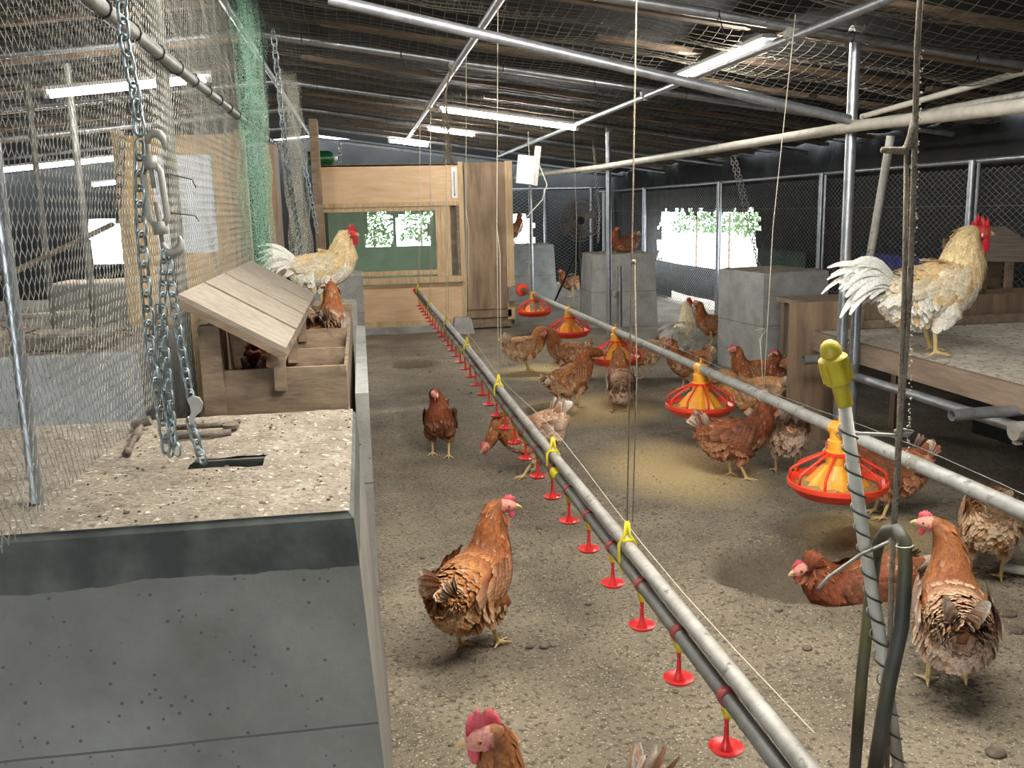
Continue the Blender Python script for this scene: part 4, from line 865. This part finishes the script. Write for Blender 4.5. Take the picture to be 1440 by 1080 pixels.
def make_bird(name,label,cat,loc,yaw,pal='brown',scale=1.0,head=(.165,0,.385),hdir=(1,0,-.05),pitch=0,tail=(-.75,.65),legs=(0,0),sit=False,rooster=False,seed=0,comb=1.0,group=None,bz=0,puff=1.0,squat=0,tl=1.0,combmat=None):
    R=random.Random(seed+1); PL=PAL[pal]; e=empty(name,loc,label,cat,group,rz=math.radians(yaw)); e.scale=(scale,)*3; drop=-.125 if sit else -squat
    cp,sp=math.cos(math.radians(pitch)),math.sin(math.radians(pitch))
    def rot(p):   # pitch about the hip; positive lifts the front
        x,y,z=p[0],p[1],p[2]-.19; return (x*cp-z*sp,y,x*sp+z*cp+.19+drop)
    pf=puff; fb=.012 if rooster else 0
    body=[(-.168,0,.262,.016,.020),(-.14,0,.25,.045,.048),(-.085,0,.226,.075*pf,.076*pf),(-.01,0,.205,.088*pf,.090*pf),(.06,0,.213,.080*pf,.084*pf+fb),(.105,0,.245,.058,.064+fb)]
    B=[(*rot(p[:3]),p[3],p[4]) for p in body]
    H=np.array(head,float); D=np.array(hdir,float); D/=np.linalg.norm(D)
    nb=np.array(rot((.128,0,.287))); up=np.array(rot((.16,0,.36)))-nb; up/=np.linalg.norm(up)
    dist=np.linalg.norm(H-nb); back=H-D*.018
    c1=nb+up*dist*.30; c2=back-D*.015+(nb-back)*.22+np.array((0,0,.012 if head[2]>.25 else .03))
    nr=1.18 if rooster else 1.0
    bz_=lambda t:((1-t)**3)*nb+3*(1-t)**2*t*c1+3*(1-t)*t*t*c2+t**3*back
    neck=[(*bz_(0),.043*nr,.050*nr),(*bz_(.35),.034*nr,.038*nr),(*bz_(.7),.026*nr,.028*nr),(*bz_(1.),.0205,.023)]
    hd=[(*(H+D*.004),.0195,.0225),(*(H+D*.020),.0155,.0175),(*(H+D*.031),.008,.009)]
    pts=cr(B+neck+hd,5); K=len(pts); nB=5*5; nN=nB+4*5   # ring index where the neck / head start
    C3=[Vector(p[:3]) for p in pts]; T=[(C3[min(i+1,K-1)]-C3[max(i-1,0)]).normalized() for i in range(K)]
    sd=Vector((0,1,0)); S=[]; 
    for t in T: sd=(sd-t*sd.dot(t)).normalized(); S.append(sd.copy())
    NR=[t.cross(s)*-1 for t,s in zip(T,S)]
    for i in range(K):
        if NR[i].z<0 and i<nB: NR[i]=-NR[i]
    for i in range(1,K):
        if NR[i].dot(NR[i-1])<0: NR[i]=-NR[i]
    # --- one continuous body: loft joined with thighs, shanks and toes by remeshing
    b=MB(); n=16; vs=[]; fs=[]
    for i in range(K):
        rx,rz=max(pts[i][3],.004),max(pts[i][4],.004)
        for j in range(n):
            a=2*math.pi*j/n; k=1.0
            if i<nB and math.sin(a)<0: k=1.06
            vs.append(C3[i]+S[i]*math.cos(a)*rx+NR[i]*math.sin(a)*rz*k)
    for i in range(K-1):
        for j in range(n): fs.append((i*n+j,i*n+(j+1)%n,(i+1)*n+(j+1)%n,(i+1)*n+j))
    fs.append(tuple(range(n))[::-1]); fs.append(tuple((K-1)*n+j for j in range(n))); b.add(vs,fs)
    feet=[]
    if not sit:
        for sgn,dx in ((1,legs[0]),(-1,legs[1])):
            hip=Vector(rot((-.005,sgn*.042,.165))); knee=Vector((.03+dx*.3,sgn*.052,.135-squat)); hock=Vector((-.018+dx*.45,sgn*.048,.098-squat*.6)); ank=Vector((.008+dx,sgn*.047,.014))
            b.tube([hip,(hip+knee)/2+Vector((0,0,.0)),knee,knee.lerp(hock,.55),hock,hock.lerp(ank,.12),ank],[.046,.046,.038,.024,.0125,.0082,.0070],10); b.ball(ank,.0085,8,6)
            for (ang,Ln) in ((0,.050),(38,.042),(-38,.042),(180,.020)):
                a=math.radians(ang); d=Vector((math.cos(a),math.sin(a),0)); 
                b.tube([ank,ank+d*Ln*.45+Vector((0,0,-.003)),ank+d*Ln*.95+Vector((0,0,-.0085)),ank+d*(Ln+.010)+Vector((0,0,-.012))],[.0062,.0055,.0045,.0016],6)
            feet.append(ank)
    me=b.mesh('tmp'); ob=bpy.data.objects.new('tmp',me); COL.objects.link(ob)
    md=ob.modifiers.new('r','REMESH'); md.mode='VOXEL'; md.voxel_size=.0042 if not sit else .006
    sm=ob.modifiers.new('s','SMOOTH'); sm.factor=.5; sm.iterations=3
    bpy.context.view_layer.update(); dg=bpy.context.evaluated_depsgraph_get(); m2=bpy.data.meshes.new_from_object(ob.evaluated_get(dg)); bpy.data.objects.remove(ob)
    m2.materials.clear(); m2.materials.append(M['bird']); m2.shade_smooth()
    nv=len(m2.vertices); co=np.empty(nv*3); m2.vertices.foreach_get('co',co); co=co.reshape(-1,3)
    cen=np.array([tuple(c) for c in C3]); d2=((co[:,None,:]-cen[None])**2).sum(2); ix=d2.argmin(1)
    col=np.ones((nv,4)); col[:,:3]=L3(PL['base']); leg=co[:,2]<.092; col[leg,:3]=L3((206,176,120)) if not sit else L3(PL['base'])
    fc=ix>=nN+(0 if rooster else 2); col[fc,:3]=L3((200,70,66)) if rooster else L3((206,140,124))
    ca=m2.color_attributes.new('Col','FLOAT_COLOR','POINT'); ca.data.foreach_set('color',col.ravel())
    bo=bpy.data.objects.new('body',m2); COL.objects.link(bo); bo.parent=e; ORG[bo.name]=Vector()
    # --- feathers
    def feather(b,p,d,nm,L_,Wd,ca_,cb_,lift=.10,bend=0.0,seg=3):
        d=d.normalized(); nm=(nm-d*nm.dot(d)).normalized(); s=d.cross(nm); W_=(.42,1,.92,.25) if seg==3 else (.3,.85,1,1,.85,.4); nn=len(W_); vs=[]; cs=[]
        for i,w in enumerate(W_):
            t=i/(nn-1); c=p+d*L_*t+nm*(lift*L_*math.sin(t*2.2)*.8-bend*L_*t*t)
            cc=ca_*(1-t**1.6)+cb_*t**1.6
            for q,ridge in ((-1,0),(0,.10),(1,0)): vs.append(c+s*q*w*Wd/2+nm*ridge*Wd); cs.append(tuple(cc*(1.0 if q else .88)))
        fs=[]
        for i in range(nn-1):
            for k in (0,1): fs.append((i*3+k,i*3+k+1,(i+1)*3+k+1,(i+1)*3+k))
        b.add(vs,fs,cs)
    b=MB()
    i=2
    while i<nN:
        rx,rz=pts[i][3],pts[i][4]; neckq=i>=nB; per=2*math.pi*math.sqrt((rx*rx+rz*rz)/2)
        fw=(.013 if neckq else .021)*(1.0 if not rooster else .95); cnt=max(8,int(per/(fw*.60)))
        for j in range(cnt):
            a=2*math.pi*(j+.5*(i%2)+R.uniform(-.25,.25))/cnt; nm=(S[i]*math.cos(a)+NR[i]*math.sin(a)).normalized()
            nrm=(S[i]*math.cos(a)/rx+NR[i]*math.sin(a)/rz).normalized()
            p=C3[i]+S[i]*math.cos(a)*rx*1.0+NR[i]*math.sin(a)*rz*(1.04 if math.sin(a)<0 and not neckq else 1.0)
            i2=min(i+1,K-1); p2=C3[i2]+S[i2]*math.cos(a)*pts[i2][3]+NR[i2]*math.sin(a)*pts[i2][4]; jt=R.random(); p=p.lerp(p2,jt)
            key='neck' if neckq else ('belly' if math.sin(a)<-.45 else 'back')
            if i<8 and key=='back' and rooster: key='wing'
            c0,c1=[L3(x) for x in PL[key]]; v=R.uniform(.82,1.18); c0=c0*v*.92; c1=c1*v*1.05
            if R.random()<.06 and not rooster: c1=c1*.5+L3((236,222,204))*.5
            im=max(i-2,0); pm=C3[im]+S[im]*math.cos(a)*pts[im][3]+NR[im]*math.sin(a)*pts[im][4]; d=((pm-p).normalized()-T[i]*.2 if i>8 else -T[i]+nrm*.10+(pm-p).normalized()*(.05*i))+Vector((R.uniform(-.1,.1),R.uniform(-.16,.16),-.15 if not neckq else 0))
            d=d-nrm*min(0,d.dot(nrm)) ; Lf=(.038 if not neckq else .038 if not rooster else .050)*R.uniform(.85,1.2)
            if neckq: d=d+T[i]*.0
            feather(b,p+nrm*(.001 if neckq else -.001),d,nrm,Lf,fw*R.uniform(.9,1.2),c0,c1,lift=.05 if not neckq else .09)
        i+=1 if neckq else 1
    # thigh fluff
    if not sit:
        for sgn,dx in ((1,legs[0]),(-1,legs[1])):
            hip=Vector(rot((-.005,sgn*.046,.165))); hk=Vector((-.012+dx*.45,sgn*.048,.100-squat*.6)); kn=Vector((.03+dx*.3,sgn*.052,.135-squat))
            for q in range(90):
                t=R.random()**.8; a=R.uniform(0,6.28); ax=hip.lerp(kn,min(1,t*1.5)).lerp(hk,max(0,t*1.6-.6)); r=.048*(1-t)+.013*t
                nm=Vector((math.cos(a),math.sin(a),0)); c0,c1=[L3(x)*R.uniform(.85,1.12) for x in PL['belly']]; feather(b,ax+nm*r*.95,Vector((-.15,0,-1)),nm,.026,.018,c0,c1,lift=.12)
        # under-rump fluff
    for q in range(110):
        t=R.random(); a=R.uniform(-1.25,1.25); c=Vector(rot((-.115+.09*t,.062*math.sin(a),.205-.045*math.cos(a)*(.5+.7*t)))); nm=(c-Vector(rot((-.06,0,.22)))).normalized()
        c0,c1=[L3(x)*R.uniform(.9,1.12) for x in PL['belly']]; feather(b,c,Vector((-.55,0,-.8)),nm,.034,.024,c0,c1,lift=.18)
    for q in range(230):
        i=R.randint(0,12); a=math.pi*R.uniform(.95,2.05); rx,rz=pts[i][3],pts[i][4]; nrm=(S[i]*math.cos(a)/max(rx,.01)+NR[i]*math.sin(a)/max(rz,.01)).normalized()
        p=C3[i]+S[i]*math.cos(a)*rx+NR[i]*math.sin(a)*rz; nrm=(nrm-T[i]*max(0,1-i/9)).normalized()
        c0,c1=[L3(x)*R.uniform(.82,1.1) for x in PL['belly' if R.random()<.75 else 'back']]; feather(b,p+nrm*.003,Vector((-.12,nrm.y*.3,-1)),nrm+Vector((0,0,.1)),.040,.028,c0,c1,lift=.10)
    o=MB.build(b,'plumage','bird',e,smooth=True,local=True,color=True); o['kind']='stuff'
    # wings
    for sgn in (1,-1):
        b=MB(); wc=Vector(rot((-.012,sgn*.076*pf,.232))); Rw=Matrix.Rotation(-math.radians(pitch)+.22,3,'Y'); b.ball(wc+Vector((0,-sgn*.006,0)),(.084,.012,.040),14,10,Rw,col=tuple(L3(PL['back'][0])))
        out=Vector((0,sgn,.18)).normalized(); ax=Vector(rot((1,0,.19)))-Vector(rot((0,0,.19))); 
        for row in range(7):
            for q in range(8 if row<5 else 7):
                t=row/6; u=(q+.5*(row%2))/8
                if row<5: loc_=Vector((.090-.115*t-.02*u,sgn*(.012*(1-(abs(u-.5)*1.6)**2)),.048-.088*u)); Lf,Wf=.036+.012*t,.024
                else: loc_=Vector((-.005-.05*(row-5),sgn*.010,.030-.055*u)); Lf,Wf=.085*(1-.25*u),.021
                p=wc+Rw@loc_; d=-ax+Vector((0,0,-.12 if row<5 else .05-.16*(1-u))); v=R.uniform(.78,1.2)
                c0,c1=[L3(x)*v for x in PL['wing']]
                if pal=='patchy' and R.random()<.25: c1=L3((236,220,200))
                feather(b,p,d,out+Vector((0,0,.25-.5*u)),Lf,Wf,c0,c1*R.uniform(.8,1.05),lift=.10,seg=3 if row<5 else 5)
        b.build('wing','bird',e,smooth=True,local=True,color=True)
    # tail
    b=MB(); td=Vector((tail[0],0,tail[1])).normalized(); base=Vector(rot((-.145,0,.262)))
    if not rooster:
        for q in range(26):
            s_=(q%13)/12-.5; lay=1 if q>12 else -1; d=td+Vector((0,lay*(.05+.34*(.5-s_)*R.uniform(.6,1)),0))+Vector((-tail[1],0,tail[0]))*(-s_*.9)*-1
            c0,c1=[L3(x)*R.uniform(.85,1.1) for x in PL['tail']]
            if q%3==1: c0,c1=[L3(x)*R.uniform(.85,1.1) for x in PL['back']]
            feather(b,base+Vector((.02,lay*(.004+.012*(.5-s_)),.014*s_)),d,Vector((.25,lay,.75)),.112*tl*R.uniform(.8,1.1),.034,c0,c1,lift=.05,seg=5)
        for q in range(190):
            a=R.uniform(-1,1); k_=R.random(); rr=R.random()**.5*.046; c0,c1=[L3(x)*R.uniform(.85,1.12) for x in PL['belly' if (k_>.5 or abs(a)>.6) else 'back']]
            sa,ca2=math.sin(a*3.14),math.cos(a*3.14)
            feather(b,base+Vector((.045*(rr/.046)-.010,sa*rr,ca2*rr-.014)),td*.35+Vector((-.75,sa*.5,ca2*.35-.22)),Vector((-.2,sa,ca2+.25)),.052,.026,c0,c1,lift=.10)
    else:
        for q in range(46):
            a=R.uniform(-1,1); L_=R.uniform(.11,.24); up0=R.uniform(.5,1.9); c0,c1=[L3(x)*R.uniform(.88,1.06) for x in PL['tail']]
            p=base+Vector((.012*R.random(),a*.022,R.uniform(-.02,.02))); d=Vector((-1,a*.35,up0)).normalized(); seg=8; s=Vector((0,1,0)); vs=[]; cs=[]; w0=R.uniform(.009,.015); drp=R.uniform(2.2,3.6)
            for k in range(seg+1):
                t=k/seg; w=w0*math.sin(math.pi*min(1,(t*.85+.12)))**.6; nrm=Vector((d.z,0,-d.x)).normalized() if abs(d.x)+abs(d.z)>.01 else Vector((0,0,1)); sv=(Vector((0,1,0))*.45+nrm*.9).normalized()
                for z_ in (-1,0,1): vs.append(p+sv*w*z_+(Vector((0,.0025*(1 if a>0 else -1),0)) if z_==0 else Vector())); cs.append(tuple(c0*(1-t)+c1*t))
                p=p+d*L_/seg; d=(d+Vector((-.02,0,-drp/seg*.62))).normalized()
            fs=[]
            for k in range(seg):
                for z_ in (0,1): fs.append((k*3+z_,k*3+z_+1,(k+1)*3+z_+1,(k+1)*3+z_))
            b.add(vs,fs,cs)
        for q in range(60):
            a=R.uniform(-1,1); c0,c1=[L3(x)*R.uniform(.88,1.06) for x in PL['belly']]; feather(b,Vector(rot((-.10-.05*R.random(),a*.05,.24+.02*R.random()))),Vector((-1,a*.4,-.6)),Vector((-.2,a,.3)),.075,.014,c0,c1,lift=.12,seg=5)
    b.build('tail','bird',e,smooth=True,local=True,color=True)
    # head furniture
    Dv=Vector(D); Hv=Vector(H); sv=Dv.cross(Vector((0,0,1)))
    sv=sv.normalized() if sv.length>.2 else Vector((0,1,0)); un=sv.cross(Dv).normalized(); cmx=M[combmat or ('combred' if rooster else 'combpink')]
    cs_=comb*(2.0 if rooster else 1.0); b=MB(); NP=5; vs=[]; fs=[]; nseg=NP*4
    def prof(t):
        env=math.sin(math.pi*min(1,max(0,(t*.88+.10))))**.6; tooth=abs(((t*NP)%1)-.5)*2; return env*((.008+.011*(1-tooth)**.9) if rooster else (.012+.006*(1-tooth)**.7))*cs_
    for k in range(nseg+1):
        t=k/nseg; ln=.026+.016*(cs_-1)*.6; x=.026-t*(ln+.012*min(cs_,2)); zb=.0165-(.004 if t>.85 else 0); h=prof(t)+.002; wob=.0025*math.sin(t*9+seed)
        for (w_,hh) in ((.0028,-.004),(.0022,h*.5),(.0007,h),(-.0007,h),(-.0022,h*.5),(-.0028,-.004)): vs.append(Hv+Dv*(x+hh*-.15)+un*(zb+hh)+sv*(w_*min(cs_,1.6)+wob*hh/.012))
    for k in range(nseg):
        for w_ in range(6): fs.append((k*6+w_,k*6+(w_+1)%6,(k+1)*6+(w_+1)%6,(k+1)*6+w_))
    fs.append(tuple(range(6))); fs.append(tuple(nseg*6+k for k in range(5,-1,-1))); b.add(vs,fs); b.build('comb',cmx,e,smooth=True,local=True)
    wl=(.020 if not rooster else .042)*max(.8,min(comb,1.3))
    for s_ in (1,-1):
        b=MB(); b.ball(Hv+Dv*.016-un*.010+sv*.007*s_+Vector((0,0,-wl*.55)),(.009 if not rooster else .013,.0035,wl*.62),10,8,Matrix.Rotation(math.atan2(D[1],D[0]),3,'Z')); b.build('wattle',cmx,e,smooth=True,local=True)
    b=MB(); bs=Hv+Dv*.024
    b.tube([bs+un*.002,bs+Dv*.010+un*.0015,bs+Dv*.019-un*.002,bs+Dv*.023-un*.0065],[.0078,.0062,.0034,.0008],8); b.tube([bs-un*.0055,bs+Dv*.010-un*.0055,bs+Dv*.017-un*.0055],[.0050,.0036,.001],8); b.build('beak','beak',e,smooth=True,local=True)
    for s_ in (1,-1):
        c=Hv+Dv*.009+un*.0045+sv*s_*.0170; b=MB(); b.ball(c,.0046,10,8); b.ball(c+sv*s_*.0,(.0001,)*3,4,3); eo=b.build('eye','eye',e,smooth=True,local=True)
        b=MB(); b.ball(c+sv*s_*.0030,.0024,8,6); b.build('pupil','pupil',eo,smooth=True,local=True)
        b=MB(); b.ball(Hv-Dv*.006-un*.006+sv*s_*.0185,(.004,.0018,.006),8,6); b.build('ear_lobe','white' if rooster else cmx,e,smooth=True,local=True)
    return e
def G(x,y,dz=0): p=ZP(x,y,0); return (p.x,p.y,gz(p.x,p.y)+dz)
# yaw: 0 faces picture right, 90 away from the camera, 180 left, 270 towards the camera
mb=make_bird
mb('hen','brown hen standing upright left of the drinker line, head turned right, closest full bird','hen',G(672,914),54,'brown',1.04,head=(.14,-.03,.392),hdir=(.47,-.88,-.05),pitch=14,tail=(-.8,.5),legs=(-.03,.03),seed=1)
mb('hen','dark brown hen walking towards the camera on the bare soil at left','hen',G(620,641),262,'dark',.95,head=(.15,-.01,.385),hdir=(.8,.35,-.1),pitch=16,legs=(.03,-.04),seed=2,tl=.8)
mb('hen','brown hen ducking behind the drinker line with tail raised to the right','hen',G(748,668),188,'patchy',1.0,head=(.235,.03,.175),hdir=(.8,.2,-.55),pitch=-6,tail=(-.6,.85),legs=(.05,-.04),seed=3)
mb('hen','tan hen leftmost of the feeding group, stretching its neck into the fourth feeder','hen',G(742,522),2,'tan',.98,head=(.23,0,.315),hdir=(.95,0,.05),pitch=12,tail=(-.75,.8),seed=4)
mb('hen','brown hen standing under the fourth feeder with white tail pointing right','hen',G(795,528),150,'brown',.95,head=(.17,0,.36),hdir=(.6,.3,-.3),pitch=12,tail=(-.8,.5),seed=5)
mb('hen','brown hen leaning up with its head inside the middle feeder, from the left','hen',G(808,572),22,'brown',1.0,head=(.235,0,.34),hdir=(.9,0,.1),pitch=24,tail=(-.95,.1),seed=6)
mb('hen','patchy brown hen seen from behind with its head in the middle feeder','hen',G(872,580),80,'patchy',1.0,head=(.20,0,.35),hdir=(.9,0,-.1),pitch=24,tail=(-.9,.1),legs=(.02,-.02),seed=7,tl=.7)
mb('hen','brown hen behind the middle feeder with fluffy tail out to the right','hen',G(900,532),195,'tan',.95,head=(.22,0,.30),hdir=(.9,0,-.1),pitch=6,tail=(-.9,.45),seed=8)
mb('hen','brown hen facing left behind the second nearest feeder, red comb raised','hen',G(965,548),190,'brown',.95,head=(.15,0,.37),hdir=(1,.1,-.1),pitch=8,seed=9)
mb('hen','orange-backed hen reaching into the second nearest feeder from the right','hen',G(1052,602),165,'tan',1.0,head=(.245,0,.275),hdir=(.9,0,-.3),pitch=2,tail=(-.8,.3),seed=10)
mb('hen','dark brown hen in side view below the second nearest feeder, facing right','hen',G(1036,672),-12,'dark',1.0,head=(.155,0,.375),hdir=(.9,-.35,-.1),pitch=8,tail=(-.75,.72),legs=(-.03,.03),seed=11)
mb('hen','patchy hen seen from behind beside the plywood end panel of the deck','hen',G(1105,664),70,'patchy',1.0,head=(.22,.04,.27),hdir=(.9,.1,-.5),pitch=-4,tail=(-.7,.7),legs=(.0,.02),seed=12)
mb('hen','brown hen looking left in front of the large pale concrete block','hen',G(1062,565),170,'brown',.95,head=(.16,0,.375),hdir=(1,.1,-.1),pitch=4,tail=(-.9,.3),seed=13)
mb('hen','dark brown hen with pale tail facing left next to the deck end panel','hen',G(1108,580),172,'dark',.95,head=(.10,0,.39),hdir=(1,0,-.1),pitch=6,tail=(-.8,.45),seed=14)
mb('hen','dark brown hen pecking into the nearest feeder from behind','hen',G(1238,728),170,'dark',.98,head=(.215,0,.31),hdir=(.85,0,-.3),pitch=8,tail=(-.7,.8),seed=15)
p=G(1205,835); mb('hen','brown hen squatting in the dust bath pit behind the spiral tube','hen',(p[0],p[1],p[2]+.02),178,'dark',1.08,head=(.185,.0,.165),hdir=(.95,.1,-.25),sit=True,seed=16,pitch=-4,tail=(-.95,.2))
mb('hen','largest brown hen at lower right seen from behind, head turned left','hen',G(1332,966),62,'patchy',1.04,head=(.13,.055,.40),hdir=(.25,.97,-.05),pitch=10,tail=(-.75,.65),legs=(.0,.035),seed=17)
mb('hen','fluffy tan hen at the right edge seen from behind with its head down','hen',G(1386,812),60,'tan',1.02,head=(.24,0,.10),hdir=(.5,0,-.85),pitch=-22,tail=(-.55,.35),seed=18,tl=.6)
p=ZP(690,1048,.405); mb('hen','foreground bird with a large pink comb whose head rises from the bottom edge','hen',(p.x+.132,p.y-.015,gz(p.x,p.y)),182,'patchy',1.0,head=(.150,.01,.440),hdir=(.98,.12,-.08),pitch=8,comb=2.1,tail=(-.42,1.0),seed=19,tl=1.0)
mb('rooster','cream rooster with red comb standing on the concrete block beside the nest box','rooster',(-.20,5.40,.770),-8,'cream',1.06,head=(.155,-.02,.385),hdir=(.8,-.6,-.05),pitch=16,rooster=True,comb=1.0,legs=(.03,-.03),seed=20)
mb('hen','brown hen behind the cream rooster near the shed window','hen',(-.15,8.85,.748),75,'dark',.98,head=(.15,0,.40),hdir=(1,0,0),pitch=18,seed=21)
mb('hen','patchy brown hen sitting in the open tray of the nest box','hen',(-.165,4.22,.705),80,'patchy',1.0,head=(.12,.0,.265),hdir=(.9,.2,-.1),sit=True,pitch=8,seed=22,bz=.0)
mb('rooster','white rooster standing tall left of the large pale concrete block','rooster',G(960,508),50,'white',1.12,head=(.12,0,.43),hdir=(.9,-.5,.0),pitch=22,rooster=True,comb=.8,seed=23)
mb('hen','brown hen half hidden behind the left side of the large pale concrete block','hen',G(1000,488),160,'brown',1.0,head=(.14,0,.40),hdir=(1,0,0),pitch=14,seed=24)
mb('hen','brown hen sitting on top of the concrete block beyond the middle post','hen',(2.86,9.98,.80),200,'dark',1.0,head=(.10,.02,.25),hdir=(.8,.6,-.1),sit=True,seed=25)
mb('rooster','big cream rooster with tall red comb standing on the wooden deck','rooster',(2.47,3.70,.625),4,'cream',1.36,head=(.155,0,.385),hdir=(1,-.15,-.04),pitch=16,rooster=True,comb=1.15,legs=(.025,-.03),seed=26,puff=1.0)
mb('hen','dark brown hen behind the big rooster on the rear platform, by the small nest box','hen',(3.47,4.92,.632),60,'dark',.85,head=(.12,0,.36),hdir=(.9,.3,-.1),pitch=12,seed=27)
mb('hen','small distant hen on the concrete block behind the feeder drive','hen',(2.1,12.9,.805),10,'brown',1.0,head=(.12,0,.40),hdir=(1,0,0),pitch=14,seed=28)
mb('hen','hen lying in the dark inside of the nest box, red comb showing','hen',(-.365,3.10,.695),95,'dark',.72,head=(.10,0,.235),hdir=(1,0,-.1),sit=True,seed=29)
mb('hen','distant brown hen standing on the ground near the pedestal fan','hen',G(803,418),180,'brown',1.0,head=(.15,0,.38),hdir=(1,0,0),seed=30)
